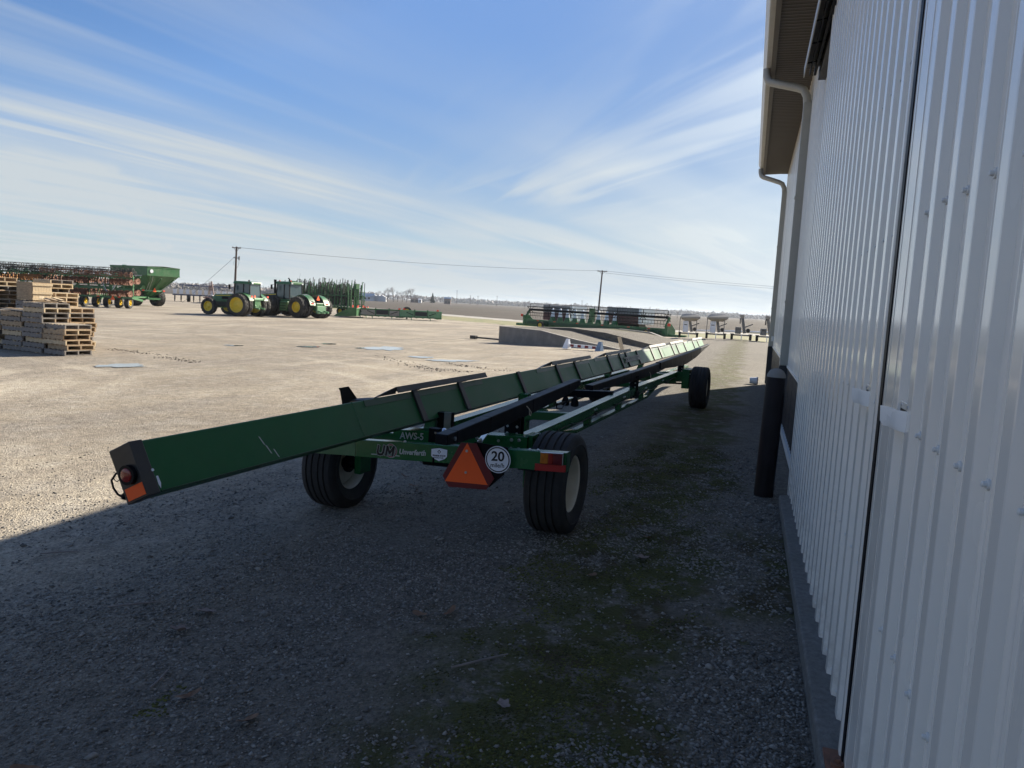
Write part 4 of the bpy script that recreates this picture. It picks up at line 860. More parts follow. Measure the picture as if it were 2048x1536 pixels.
# ------------------------------------------------------------------ articulated tractor
t2 = thing('articulated_tractor', 'large green articulated tractor with dual wheels all round, right of the smaller tractor', 'tractor', (-40.9, 63.95, zt(-40)), R(170))
bt_, bi_ = ag_tyre(1.03, .62, .50, 20, .06), ag_rim(.50, .62, .12, YELLOW, .16)
for sg in (-1, 1):
    for yy in (.98, 1.74):
        put_wheel(t2, bt_, bi_, (0, sg*yy, 1.02), sg); put_wheel(t2, bt_, bi_, (3.9, sg*yy, 1.02), sg)
for xx in (0, 3.9): MB().tube([(xx,-1.8,1.02),(xx,1.8,1.02)], .17, 12).build('axle', GREEN_F, t2)
MB().box(-1.2, 1.5, -.5, .5, .75, 1.5).build('rear_frame', GREEN_F, t2, bevel=.05); MB().box(2.2, 5.4, -.5, .5, .8, 1.5).build('front_frame', pmat('engine_dark', (.02,.03,.022), .6), t2, bevel=.05); MB().tube([(1.45,0,.7),(1.45,0,1.6)], .22, 14).build('articulation_joint', BLACK, t2); MB().box(1.4, 2.3, -.3, .3, .85, 1.3).build('joint_yoke', GREEN_F, t2)
hd = hood(t2, 3.7, 6.3, .62, 1.45, 2.30, 2.05)
for sg in (-1, 1): MB().bar((3.8, sg*.615, 2.14), (5.9, sg*.56, 1.96), .012, .07).build('yellow_stripe', YELLOW, hd)
cbx, rfx = cab(t2, 1.9, 3.65, .88, 1.75, 3.15, 3.42)
MB().box(1.9, 3.65, -.88, .88, 1.2, 1.70).build('cab_base', GREEN_F, t2, bevel=.05); MB().box(1.6, 2.6, .85, 1.5, .55, 1.5).build('fuel_tank', GREEN_F, t2, bevel=.08); MB().box(1.6, 2.6, -1.5, -.85, .55, 1.5).build('fuel_tank', GREEN_F, t2, bevel=.08)
for i in range(4): MB().box(1.75, 2.4, 1.52, 1.62, .55+i*.25, .60+i*.25).build('step', BLACK, t2)
beacon(rfx, (1.95,.7,3.4)); beacon(rfx, (3.4,.7,3.4)); MB().tube([(3.95,.75,2.2),(3.95,.75,3.3),(3.95,.75,3.55)], [.12,.12,.14], 12).build('exhaust', BLACK, t2); MB().tube([(4.2,-.7,2.2),(4.2,-.7,3.35)], .10, 12).build('air_intake', GREEN_F, t2)
MB().tube([(2.6,.2,3.4),(2.6,.2,3.62),(2.75,.2,3.75)], .07, 10).build('roof_vent', BLACK, t2); MB().tube([(2.0,-.4,3.4),(1.8,-.4,4.3)], .008, 4).build('antenna', BLACK, t2)
for sg in (-1, 1):
    b = MB(); A = []; Bq = []
    for i in range(10):
        a = R(30+i*15.5); A.append((1.25*math.cos(a), sg*.62, 1.05+1.22*math.sin(a))); Bq.append((1.25*math.cos(a), sg*1.36, 1.05+1.17*math.sin(a)))
    n = 10; b.add(A+Bq+[(p[0]*.96, p[1], p[2]-.06) for p in A]+[(p[0]*.96, p[1], p[2]-.06) for p in Bq], [(i,i+1,n+i+1,n+i) for i in range(9)]+[(2*n+i,3*n+i,3*n+i+1,2*n+i+1) for i in range(9)]+[(n+i,n+i+1,3*n+i+1,3*n+i) for i in range(9)]); fd = b.build('fender', GREEN_F, t2, smooth=True)
    b = MB(); b.add([(p[0]*1.005, p[1]+sg*.06, p[2]+.012) for p in A[1:6]]+[(p[0]*1.005, p[1]-sg*.10, p[2]+.012) for p in Bq[1:6]], [(i,i+1,5+i+1,5+i) for i in range(4)]); b.build('tread_mat', GREYT, fd)
    MB().box(-1.2, -1.1, sg*1.0-.15, sg*1.0+.15, 1.35, 1.5).build('marker_lamp', REDF, fd); MB().bar((-1.0,sg*.35,.8), (-1.9,sg*.45,.6), .14, .16).build('hitch_arm', GREEN_L, t2)
MB().box(-1.4, -1.2, -.6, .6, .5, 1.2).build('hitch_block', GREEN_L, t2, bevel=.03); smv_sign(t2, -1.25, .35, 1.95, 1.1)

# ------------------------------------------------------------------ grain cart
gc = thing('grain_cart', 'tall green grain cart with sloping hopper on wide lugged tyres', 'grain cart', (-65.2, 68.7, zt(-64)), R(170))
ct_, ci_ = ag_tyre(.95, .85, .45, 18, .07), ag_rim(.45, .85, .1, GREEN_F, .14)
for sg in (-1, 1): put_wheel(gc, ct_, ci_, (0, sg*1.4, .94), sg)
MB().tube([(0,-1.7,.94),(0,1.7,.94)], .16, 12).build('axle', GREEN_F, gc)
hp = MB(); TX, TY = (-2.9, 3.4), 2.05
hp.loft([(TX[0],-TY,3.45),(TX[1],-TY,3.45),(TX[1],TY,3.45),(TX[0],TY,3.45)], [(TX[0],-TY,4.32),(TX[1],-TY,4.32),(TX[1],TY,4.32),(TX[0],TY,4.32)], caps=False)
hp.loft([(-.45,-.5,1.05),(.75,-.5,1.05),(.75,.5,1.05),(-.45,.5,1.05)], [(TX[0]+.03,-TY+.02,3.45),(TX[1],-TY+.02,3.45),(TX[1],TY-.02,3.45),(TX[0]+.03,TY-.02,3.45)])
hop = hp.build('hopper', GREEN_F, gc)
for yy in (-.9, .2, 1.1): MB().bar((-.5, yy*.4, 1.12), (TX[0]+.0, yy*1.5, 3.12), .10, .12).build('hopper_rib', GREEN_F, hop)
for zz in (3.45, 4.32): 
    for sg in (-1, 1): MB().box(TX[0]-.04, TX[1]+.04, sg*TY-.04, sg*TY+.04, zz-.05, zz+.05).build('rim_rail', GREEN_F, hop)
    for xx in TX: MB().box(xx-.04, xx+.04, -TY+.041, TY-.041, zz-.05, zz+.05).build('rim_rail', GREEN_F, hop)
MB().sheet([(TX[0]-.05,-TY,4.37),(TX[1],-TY,4.37),(TX[1],0,4.47),(TX[0]-.05,0,4.47)], (0,0,.02)).build('roll_tarp', GREYT, hop); MB().sheet([(TX[0]-.05,0,4.47),(TX[1],0,4.47),(TX[1],TY,4.37),(TX[0]-.05,TY,4.37)], (0,0,.02)).build('roll_tarp', GREYT, hop)
MB().disc((TX[0]-.045, 1.55, 3.88), (-1,0,0), .20, .01, 20).build('round_decal', WHITE, hop); MB().box(TX[0]+.9, TX[0]+3.6, TY+.001, TY+.012, 3.30, 3.42).build('side_stripe', SILVER, hop)
MB().sheet([(-1.15,.2,1.9),(-1.5,.2,2.3),(-1.5,1.6,2.3),(-1.15,1.6,1.9)], (-.04,0,0)).build('slope_window', GREEN_L, hop)
MB().bar((-1.7,-1.0,1.75), (-1.7,1.9,1.75), .10, .14).build('lamp_bar', GREEN_L, gc); smv_sign(gc, -1.78, .3, 1.85, 1.1); MB().box(-1.82, -1.76, 1.6, 1.85, 1.70, 1.85).build('marker_lamp', REDF, gc); MB().box(-1.82, -1.76, -1.0, -.75, 1.70, 1.85).build('marker_lamp', REDF, gc)
for yy in (-.9, .9): MB().bar((-1.7,yy,1.75), (-.2,yy*.7,1.1), .10, .10).build('lamp_bar_strut', GREEN_F, gc)
MB().bar((.3,0,.75), (6.2,0,.6), .25, .28).build('tongue', GREEN_F, gc); MB().bar((2.2,.9,.9), (1.2,1.9,4.4), .42, .42).build('auger_tube', GREEN_F, gc); MB().box(-1.2, .6, -.9, .9, .75, .95).build('frame', GREEN_F, gc)
for yy in (-1.6,-1.3): MB().tube([(-2.95,yy+2.9,3.9),(-2.6,yy+2.8,2.9),(-1.75,yy+2.6,1.8)], .018, 5).build('ladder_rail', ZINC, gc)

# ------------------------------------------------------------------ folded disc cultivators
dm = MB(); dm.lathe([(0,.05),(.12,.045),(.22,.028),(.29,0),(.285,-.006),(.2,.016),(0,.038)], 18); DISC = dm.mesh('disc_blade', RUST, True, 40)
dm = MB(); dm.v = []; dm.lathe([(0,.05),(.12,.045),(.22,.028),(.29,0),(.285,-.006),(.2,.016),(0,.038)], 18); DISCO = dm.mesh('disc_blade', ORUST, True, 40)
it_, ii_ = ag_tyre(.55, .42, .27, 16, .02), ag_rim(.27, .42, .06, YELLOW, .08)
def basket(parent, y0, y1, x, z, r=.24, mat=BLACK_W, name='rolling_basket'):
    b = MB()
    for i in range(8):
        a = 2*PI*i/8; b.bar((x+r*math.cos(a), y0, z+r*math.sin(a)), (x+r*math.cos(a+.6), y1, z+r*math.sin(a+.6)), .05, .03)
    for yy in np.linspace(y0, y1, 5): b.lathe([(r,-.012),(r-.05,-.012),(r-.05,.012),(r,.012)], 14, True, o=(x, yy, z))
    b.tube([(x,y0,z),(x,y1,z)], .04, 8); return b.build(name, mat, parent)
def cultivator(label, loc, rz, disc=DISC, bm=BLACK_W):
    t = thing('disc_cultivator', label, 'cultivator', loc, rz, 'folded disc cultivators behind the pallets')
    for xx, yy in ((.6,-1.55),(.6,1.55),(.75,.55),(.75,-.55)): put_wheel(t, it_, ii_, (xx, yy, .545), 1 if yy > 0 else -1)
    for yy in (-1.55,1.55): MB().bar((.6,yy*.84,.55), (1.5,yy*.84,1.15), .12, .14).build('wheel_arm', GREEN_F, t)
    MB().box(-.05, .10, -2.2, 2.2, .95, 1.12).build('rear_beam', GREEN_F, t); MB().box(3.2, 3.35, -2.2, 2.2, 1.05, 1.2).build('front_beam', GREEN_F, t)
    for yy in (-2.0,-.6,.6,2.0): MB().box(.1, 3.2, yy-.06, yy+.06, 1.05, 1.2).build('frame_tube', GREEN_F, t)
    MB().bar((3.3,0,1.1), (6.5,0,.7), .2, .22).build('tongue', GREEN_F, t)
    MB().box(.2, .5, -.14, .14, 1.1, 3.1).build('mast', GREEN_F, t, bevel=.03)
    for sg in (-1, 1):
        for zz, xx, dd in ((1.40,-.05,disc),(2.50,.05,disc),(1.55,1.5,DISC),(2.65,1.4,DISC)):
            MB().tube([(xx,sg*.12,zz),(xx,sg*2.15,zz)], .035, 8).build('gang_shaft', RUST, t)
            for k in range(12): ob('disc_blade', dd, t, (xx, sg*(.16+k*.175), zz), (0,0,R(18*sg)))
            MB().box(xx+.12, xx+.24, sg*1.15-1.05, sg*1.15+1.05, zz+.36, zz+.48).build('gang_beam', GREEN_F, t)
            for k in range(4): MB().bar((xx+.18, sg*(.4+k*.5), zz+.38), (xx, sg*(.4+k*.5), zz+.02), .05, .06).build('gang_hanger', GREEN_F, t)
        basket(t, sg*.12, sg*2.15, -.12, 3.22, .25, bm); basket(t, sg*.10, sg*2.15, .25, 3.62, .24, BLACK_W); basket(t, sg*.10, sg*2.15, .75, 3.35, .24, BLACK_W)
        MB().bar((.3,sg*.1,2.9), (-.1,sg*.75,3.2), .20, .26).build('fold_arm', GREEN_L, t); MB().bar((.35,sg*.2,1.3), (.25,sg*2.0,2.95), .09, .09).build('wing_strut', GREEN_F, t)
        for yq in (.5, 1.2, 2.1): MB().bar((.35,sg*yq,1.1), (.3,sg*yq,3.2), .10, .10, (1,0,0)).build('wing_post', GREEN_F, t)
        MB().tube([(.0,sg*.2,1.5),(.1,sg*.9,2.7)], .05, 8).build('hydraulic_ram', ZINC, t)
        for zq in (1.85, 2.15, 2.95): MB().box(.2, .5, sg*1.15-1.0, sg*1.15+1.0, zq, zq+.10).build('wing_tube', GREEN_F, t)
        MB().tube([(-.15,sg*.3,1.6),(-.22,sg*.45,1.9),(-.1,sg*.35,2.2)], .035, 6).build('hose', GREEN_L, t)
        MB().box(-.12, -.07, sg*1.0-.12, sg*1.0+.12, 1.0, 1.12).build('marker_lamp', REDF, t)
    smv_sign(t, -.12, .35 if random.random() < .5 else -.4, .95, 1.0); return t
CRZ = R(108)
cultivator('folded disc cultivator nearest the grain cart, with rusty discs and brown baskets', (-58.6, 57.1, zt(-57)), CRZ, DISC, RUST)
cultivator('folded disc cultivator in the middle of the three, brown baskets on top', (-62.7, 55.8, zt(-60)), CRZ, DISC, RUST)
cultivator('leftmost folded disc cultivator, black baskets above orange rusted discs', (-66.8, 54.6, zt(-64)), CRZ, DISCO, BLACK_W)

# ------------------------------------------------------------------ planter and red disc harrow in the distance
pl = thing('row_planter', 'distant blue planter with a row of white seed boxes', 'planter', (-85, 103, zt(-88)), R(131))
MB().box(-.1, .1, -5.5, 5.5, 1.0, 1.2).build('toolbar', BLUEP, pl); MB().box(.9, 1.1, -4.5, 4.5, 2.6, 2.75).build('upper_bar', BLUEP, pl); MB().bar((.1,0,.9), (4.5,0,.7), .25, .25).build('tongue', BLUEP, pl)
for yy in (-4,-1.5,1.5,4): MB().bar((0,yy,1.1), (1.0,yy,2.7), .1, .1).build('bar_strut', BLUEP, pl)
sb = MB(); sb.loft([(-.28,-.24,0),(.28,-.24,0),(.28,.24,0),(-.28,.24,0)], [(-.34,-.30,.75),(.34,-.30,.75),(.34,.30,.75),(-.34,.30,.75)]); SBM = sb.mesh('seed_box', WHITE)
ru = MB(); ru.lathe([(.3,-.06),(.3,.06),(0,.07)], 14, o=(-.7,0,.3)); ru.lathe([(.2,-.05),(.2,.05),(0,.05)], 12, o=(-.1,0,.25)); ru.bar((0,0,1.0), (-.8,0,.4), .2, .25); RUM = ru.mesh('row_unit', BLACK_W)
for i in range(12): ob('seed_box', SBM, pl, (-.55, -5.1+i*.93, 1.25)); ob('row_unit', RUM, pl, (0, -5.1+i*.93, 0))
for yy in (-3,3): put_wheel(pl, it_, ii_, (.7, yy, .545), 1)
dh = thing('disc_harrow', 'distant dark red disc harrow with one wing folded up', 'harrow', (-81, 99.0, zt(-81)), R(35))
MB().box(-1.2, 1.2, -2.6, 2.6, .85, 1.0).build('frame', REDM, dh); MB().bar((1.2,0,.9), (4.2,0,.6), .2, .2).build('tongue', REDM, dh)
for xx in (-1.0, .9):
    for k in range(20): ob('disc_blade', DISC, dh, (xx, -2.5+k*.26, .32), (0,0,R(15)))
for k in range(9): ob('disc_blade', DISC, dh, (-.6, 2.3+.05*k, 1.6+k*.22), (R(80),0,0))
MB().bar((0,2.5,.9), (-.4,2.7,3.5), .14, .14).build('folded_wing', REDM, dh)
for yy in (-1,1): put_wheel(dh, it_, ii_, (0, yy, .545), 1)

# ------------------------------------------------------------------ folded field cultivator
fc_ = thing('field_cultivator', 'folded green field cultivator, upright wings crowded with dark spring shanks', 'cultivator', (-48.3, 79.2, zt(-48)), R(168))
MB().box(-4.5, 4.5, -.08, .08, .9, 1.06).build('main_beam', GREEN_F, fc_); MB().box(-4.5, 4.5, 1.4, 1.56, .9, 1.06).build('main_beam', GREEN_F, fc_)
for xx in (-4.2,-1.4,1.4,4.2): MB().box(xx-.08, xx+.08, .08, 1.4, .9, 1.05).build('frame_tube', GREEN_F, fc_)
for xx in (-3.2, 3.2):
    for yy in (.3, 1.2): put_wheel(fc_, it_, ii_, (xx, yy, .545), 1)
random.seed(12)
for wi, yy in enumerate((-.55, -.15, .45, 1.1, 1.7, 2.15)):
    top = (3.6, 3.9, 4.05, 4.05, 3.9, 3.6)[wi]; fr = MB()
    for zz in (1.15, 2.3): fr.box(-5.2, 5.2, yy-.05, yy+.05, zz, zz+.1)
    for xx in np.arange(-5.1, 5.2, 1.02): fr.box(xx-.04, xx+.04, yy-.04, yy+.04, .9, top-.5+random.uniform(-.4,.4))
    wo_ = fr.build('wing_frame', GREEN_F, fc_); shk = MB()
    for xx in np.arange(-5.0, 5.2, .21):
        x_ = xx+random.uniform(-.05,.05); z0 = random.choice((1.2,1.95)); h_ = random.uniform(1.2, top-z0+.35)
        shk.bar((x_, yy-.12, z0), (x_+random.uniform(-.03,.03), yy-.16, z0+h_), .06, .05, (0,1,0))
        for k in range(3): zz = z0+random.uniform(.1,h_-.1); shk.bar((x_, yy-.1, zz), (x_+random.uniform(-.25,.25), yy-.35, zz+random.uniform(-.15,.15)), .06, .06)
    part_kind(shk.build('spring_shanks', (BLACK_W, GREEN_F, BLACK_W, BLACK_W, GREEN_F, BLACK_W)[wi], wo_))
for xx in (-5.0, 5.0):
    MB().bar((xx,.7,1.0), (xx,.7,3.6), .16, .16, (1,0,0)).build('fold_mast', GREEN_F, fc_); MB().box(xx-.2, xx+.2, .4, 1.0, 3.2, 3.8).build('mast_head', GREEN_F, fc_)
for xx, yy in ((-5.3,-.2),(-5.3,1.6),(-5.3,.7)): MB().box(xx-.05, xx, yy-.12, yy+.12, 1.1, 1.35).build('marker_lamp', REDF, fc_)
MB().bar((4.5,.7,1.0), (8.0,.7,.7), .2, .22).build('tongue', GREEN_F, fc_)

# ------------------------------------------------------------------ corn heads
def snout(b, x0, x1, w_, z0, z1):
    secs = []
    for f, ww, hh in ((0,1,1),(.35,.95,.85),(.7,.62,.5),(.93,.25,.2),(1,.04,.06)):
        x_ = x0+(x1-x0)*f; zc_ = z0*(1-f)+.12*f; h_ = (z1-z0)*hh
        secs.append([(x_,-w_*ww,zc_),(x_,-w_*ww*.85,zc_+h_*.6),(x_,-w_*ww*.35,zc_+h_),(x_,w_*ww*.35,zc_+h_),(x_,w_*ww*.85,zc_+h_*.6),(x_,w_*ww,zc_)])
    for A, Bq in zip(secs[:-1], secs[1:]): b.loft(A, Bq, caps=False)
    b.add(secs[0], [tuple(range(5,-1,-1))])
sn = MB(); snout(sn, .75, 2.45, .17, .35, .95); SN = sn.mesh('snout', GREEN_F, True, 40); sn = MB(); snout(sn, .75, 2.45, .17, .35, .95); SNL = sn.mesh('snout', GREEN_L, True, 40)
def corn_head(label, loc, rz, rows, mat, snm, backm):
    t = thing('corn_head', label, 'corn head', loc, rz, 'corn heads parked in the yard'); W_ = rows*.76+.3; h_ = W_/2
    bp_ = MB().box(.05, .10, -h_, h_, .35, .95).build('back_sheet', backm, t)
    for k in range(rows): MB().box(.02, .045, -h_+.15+k*.76+.06, -h_+.15+k*.76+.70, .42, .90).build('back_panel', backm, bp_)
    MB().box(-.02, .16, -h_, h_, .95, 1.09).build('top_beam', mat, t, bevel=.02); MB().box(-.02, .16, -h_, h_, .25, .36).build('bottom_beam', GREEN_F, t)
    MB().tube([(.45,-h_+.05,.62),(.45,h_-.05,.62)], .17, 12).build('cross_auger', ZINC, t); MB().sheet([(.1,-h_,.33),(.8,-h_,.28),(.8,h_,.28),(.1,h_,.33)], (0,0,.03)).build('trough', mat, t)
    for k in range(rows+1): ob('snout', snm, t, (0, -h_+.15+k*.76, 0))
    for k in range(rows): MB().box(.8, 1.7, -h_+.15+(k+.5)*.76-.12, -h_+.15+(k+.5)*.76+.12, .22, .36).build('row_unit', BLACK_W, t)
    for sg in (-1, 1):
        MB().sheet([(0,sg*h_,.2),(1.2,sg*h_,.15),(2.3,sg*h_,.1),(1.4,sg*h_,.75),(.6,sg*h_,1.08),(0,sg*h_,1.08)], (0,-sg*.04,0)).build('end_panel', mat, t)
        MB().bar((.05,sg*h_*.45,.3), (-.12,sg*h_*.45,.0), .07, .07).build('parking_stand', GREEN_L, t); MB().bar((.0,sg*.75,.35), (.0,sg*.75,1.2), .12, .12, (1,0,0)).build('feeder_post', GREEN_F, t)
    MB().box(-.12, .0, -.7, .7, .32, .42).build('feeder_sill', GREEN_L, t); MB().box(-.06, .0, -.68, .68, .5, .95).build('feeder_opening', INT, t)
    for sg in (-1, 1): MB().bar((-.1,sg*.9,.55), (-.1,sg*1.7,.85), .06, .06).build('drive_shaft', BLACK, t)
    MB().box(.0, .1, h_*.8-.12, h_*.8+.12, 1.09, 1.26).build('marker_lamp', REDF, t); MB().box(.0, .1, -h_*.8-.12, -h_*.8+.12, 1.09, 1.26).build('marker_lamp', REDF, t)
    return t
corn_head('dark green corn head seen end on beside the big tractor, snouts pointing left', (-41.7, 75.8, zt(-40)), R(196), 8, GREEN_F, SN, GREEN_F)
corn_head('corn head with beige back panels and green feeder frame', (-39.4, 76.0, zt(-37)), R(128), 6, GREEN_F, SN, BEIGE)
corn_head('pale mint green corn head, rightmost of the corn heads in the left yard', (-35.8, 78.5, zt(-33)), R(128), 6, GREEN_L, SNL, GREEN_L)
sp_ = thing('spare_wheel', 'black spare wheel leaning behind the beige backed corn head', 'wheel', (-39.0, 81.5, zt(-39)), R(30)); put_wheel(sp_, it_, ii_, (0,0,.9), 1); MB().box(-.1,.1,-.1,.1,0,.9).build('stand', BLACK_W, sp_)

# ------------------------------------------------------------------ loading ramp
A0 = Vector((-12.98, 38.69, 0)); A1 = Vector((-4.55, 35.05, 0)); ax_ = (A1-A0).normalized(); bx_ = Vector((-ax_.y, ax_.x, 0)); LR = (A1-A0).length
rp = thing('loading_ramp', 'low concrete loading ramp topped with gravel, sloping down to the right', 'ramp', (A0.x, A0.y, zt(A0.x)))
rz0 = zt(A0.x)
def rq(a, b_, z): v = ax_*a+bx_*b_; return (v.x, v.y, z)
prof = [(0,.90),(2.9,.84),(5.2,.52),(LR,.10)]
def rampwall(name, b0, b1, pf, mat, drop=-.25):
    b = MB(); b.loft([rq(a, b0, z) for a, z in pf]+[rq(pf[-1][0], b0, drop), rq(0 if pf[0][0] < .1 else pf[0][0], b0, drop)], [rq(a, b1, z) for a, z in pf]+[rq(pf[-1][0], b1, drop), rq(0 if pf[0][0] < .1 else pf[0][0], b1, drop)]); return b.build(name, mat, rp)
WR = pmat('ramp_concrete', (.22, .205, .185), .9, var=.25, scale=1.6, bump=.4, dust=.5, dustcol=(.13,.12,.11), stretch=(1,1,.35))
rampwall('front_wall', 0, .25, prof, WR); rampwall('back_wall', 7.3, 7.55, [(0,.90),(2.9,1.02),(5.0,.95),(6.3,.62)], CONC)
rampwall('end_wall', .25, 7.3, [(0,.90),(.25,.90)], CONC)
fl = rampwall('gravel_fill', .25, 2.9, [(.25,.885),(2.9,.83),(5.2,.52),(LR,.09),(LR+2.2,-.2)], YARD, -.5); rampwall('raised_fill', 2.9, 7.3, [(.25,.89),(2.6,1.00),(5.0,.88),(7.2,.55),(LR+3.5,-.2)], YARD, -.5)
sc2 = thing('broken_barrier', 'broken white and blue road barrier lying in front of the ramp', 'barrier', (-7.35, 34.3, zt(-7.35)), R(-24))
MB().box(-1.0, 1.0, -.06, .06, .10, .24).build('board', WHITE, sc2)
for xx, mm in ((-.95,WHITE),(.92,HOUSEB)): MB().loft([(xx-.16,-.15,0),(xx+.16,-.15,0),(xx+.16,.15,0),(xx-.16,.15,0)], [(xx-.03,-.05,.46),(xx+.12,-.05,.46),(xx+.12,.05,.46),(xx-.03,.05,.46)]).build('foot', mm, sc2)
for i in range(4): MB().box(-.7+i*.42, -.5+i*.42, -.064, -.0605, .11, .23).build('stripe', DRED, sc2)
pk2 = thing('leaning_plank', 'pale wooden plank leaning against the ramp wall', 'plank', (-5.6, 34.9, zt(-5.6)), 0); MB().bar((0,0,.0), (-.25,.35,.62), .18, .04).build('board', W1, pk2)
hz = thing('drawbar', 'black drawbar lying on gravel left of the ramp', 'drawbar', (-14.2, 40.6, zt(-14.2)), R(-10)); MB().bar((-.9,0,.12), (1.0,0,.10), .09, .09).build('shaft', BLACK_W, hz); MB().box(-1.2,-.85,-.14,.14,.02,.22).build('coupling', BLACK_W, hz)

# ------------------------------------------------------------------ header with reel on its transport
HR, HL = Vector((-6.35, 62.3, 0)), Vector((-20.3, 68.6, 0)); hv = HL-HR; hl = hv.length
hdr = thing('combine_header', 'wide green grain header with tined pickup reel behind the concrete ramp', 'header', (HR.x, HR.y, zt(-13)), math.atan2(hv.y, hv.x)-PI/2)
# local: y along the header (0..hl), x away from the camera = -x side towards us is +? (rotated so +x points to the right-back)
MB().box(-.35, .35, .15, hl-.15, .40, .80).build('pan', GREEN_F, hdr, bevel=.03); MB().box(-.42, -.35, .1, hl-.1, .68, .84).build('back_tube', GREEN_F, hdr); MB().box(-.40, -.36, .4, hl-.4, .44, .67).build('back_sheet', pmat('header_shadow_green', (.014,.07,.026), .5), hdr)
for sg, yy in ((0, 0.0), (1, hl)):
    MB().loft([(-.45,yy-.12,.30),(.9,yy-.12,.25),(.9,yy-.12,.75),(.2,yy-.12,1.25),(-.45,yy-.12,1.2)], [(-.45,yy+.12,.30),(.9,yy+.12,.25),(.9,yy+.12,.75),(.2,yy+.12,1.25),(-.45,yy+.12,1.2)]).build('end_shield', GREEN_F, hdr, bevel=.02)
    MB().box(-.5, -.35, yy+(-.35 if sg == 0 else .15), yy+(-.15 if sg == 0 else .35), 1.05, 1.28).build('marker_lamp', REDF, hdr)
RZ, RX, RR_ = 1.74, .15, .56
MB().tube([(RX,.2,RZ),(RX,hl-.2,RZ)], .10, 12).build('reel_tube', BLACK, hdr)
for i in range(6):
    a = 2*PI*i/6+.5; bt = MB().tube([(RX+RR_*math.cos(a),.25,RZ+RR_*math.sin(a)), (RX+RR_*math.cos(a),hl-.25,RZ+RR_*math.sin(a))], .025, 6).build('reel_bat', BLACK, hdr)
    tn = MB()
    for yy in np.arange(.3, hl-.25, .30):
        c_ = Vector((RX+RR_*math.cos(a), yy, RZ+RR_*math.sin(a))); tn.bar(c_, c_+(Vector((.05,0,-.24)) if i != 1 else Vector((.0,0,.26))), .014, .014)
    part_kind(tn.build('reel_tines', BLACK_W if i != 1 else ZINC, bt))
for yy in (.25, 2.6, 5.2, hl/2, 10.2, 12.8, hl-.25):
    b = MB()
    for i in range(6): a = 2*PI*i/6+.5; b.bar((RX,yy,RZ), (RX+RR_*math.cos(a),yy,RZ+RR_*math.sin(a)), .05, .03)
    b.build('reel_spider', BLACK if yy not in (hl/2,) else GREEN_F, hdr)
for yy in (.12, hl/2+.1, hl-.12): MB().bar((-.35,yy,.95), (RX+.1,yy,RZ), .14, .16).build('reel_arm', GREEN_F, hdr)
MB().box(-.25, .2, hl/2-.1, hl/2+.25, .95, 2.15).build('centre_mast', GREEN_F, hdr)
for yy in (1.6, 3.6, 6.3, 9.0, 11.6, 13.6): MB().box(-.435, -.42, yy-.12, yy+.12, .72, .79).build('side_reflector', REDF, hdr)
for yy in (.9, 12.6): MB().box(-.45, -.40, yy-.35, yy+.35, .35, .75).build('access_panel', GREEN_D, hdr)
tp_ = thing('header_transport', 'green transport carriage under the wide header, drawbar towards the white augers', 'trailer', (HR.x, HR.y, zt(-13)), math.atan2(hv.y, hv.x)-PI/2)
MB().box(-.15, .15, -1.6, hl+1.2, .18, .40).build('frame_beam', GREEN_F, tp_)
for yy in (1.5, 12.8):
    MB().box(-.9, .9, yy-.08, yy+.08, .20, .38).build('axle', GREEN_F, tp_)
    for sg in (-1, 1): put_wheel(tp_, ft_, fi_, (0,0,0), 1).matrix_local = Matrix.Translation((sg*.95, yy, .36)) @ Matrix.Rotation(R(90), 4, 'Z') @ Matrix.Scale(.47, 4)
# corn head with raised white snouts behind it
rw = thing('corn_head', 'corn head with raised white tipped snouts seen through the reel', 'corn head', (-17.6, 72.4, zt(-17)), math.atan2(hv.y, hv.x)-PI/2, 'corn heads parked in the yard')
MB().box(-.3, .3, -6.4, 2.0, .35, .8).build('frame', GREEN_F, rw)
for i in range(9):
    yy = -6.0+i*.93; MB().lathe([(.30,.55),(.32,.8),(.24,1.15),(.22,1.2)], 12, axis='z', o=(0,yy,0)).build('snout_base', GREEN_F, rw, smooth=True); MB().lathe([(.22,1.2),(.16,1.6),(.09,2.0),(0,2.1)], 12, axis='z', o=(0,yy,0)).build('snout_tip', WHITE, rw, smooth=True)
def red_wagon(label, loc, rz):
    t = thing('grain_wagon', label, 'wagon', loc, rz, 'red wagons behind the header')
    MB().box(-1.1, 1.1, -1.75, 1.75, .85, 1.62).build('body', REDM, t, bevel=.03); up_ = MB().box(-1.12, 1.12, -1.78, 1.78, 1.622, 2.35).build('upper_side', GREYT, t, bevel=.03)
    for k in range(12): MB().box(-1.15, -1.121, -1.6+k*.29, -1.5+k*.29, 1.7, 2.3).build('side_rib', GREYT, up_)
    MB().box(-1.14, 1.14, -2.10, -1.79, .9, 2.35).build('white_end', WHITE, t); MB().box(-.5, .5, -1.5, 1.5, .55, .85).build('chassis', BLACK_W, t)
    for yy in (-1.1, 1.1):
        for sg in (-1, 1): put_wheel(t, ft_, fi_, (0,0,0), 1).matrix_local = Matrix.Translation((sg*.85, yy, .42)) @ Matrix.Rotation(R(90), 4, 'Z') @ Matrix.Scale(.55, 4)
HRZ = math.atan2(hv.y, hv.x)-PI/2
red_wagon('dark red wagon with grey upper sides, left of the two behind the header', (-18.4, 75.2, zt(-18)), HRZ); red_wagon('dark red wagon with grey upper sides, right of the two behind the header', (-11.1, 71.6, zt(-11)), HRZ)

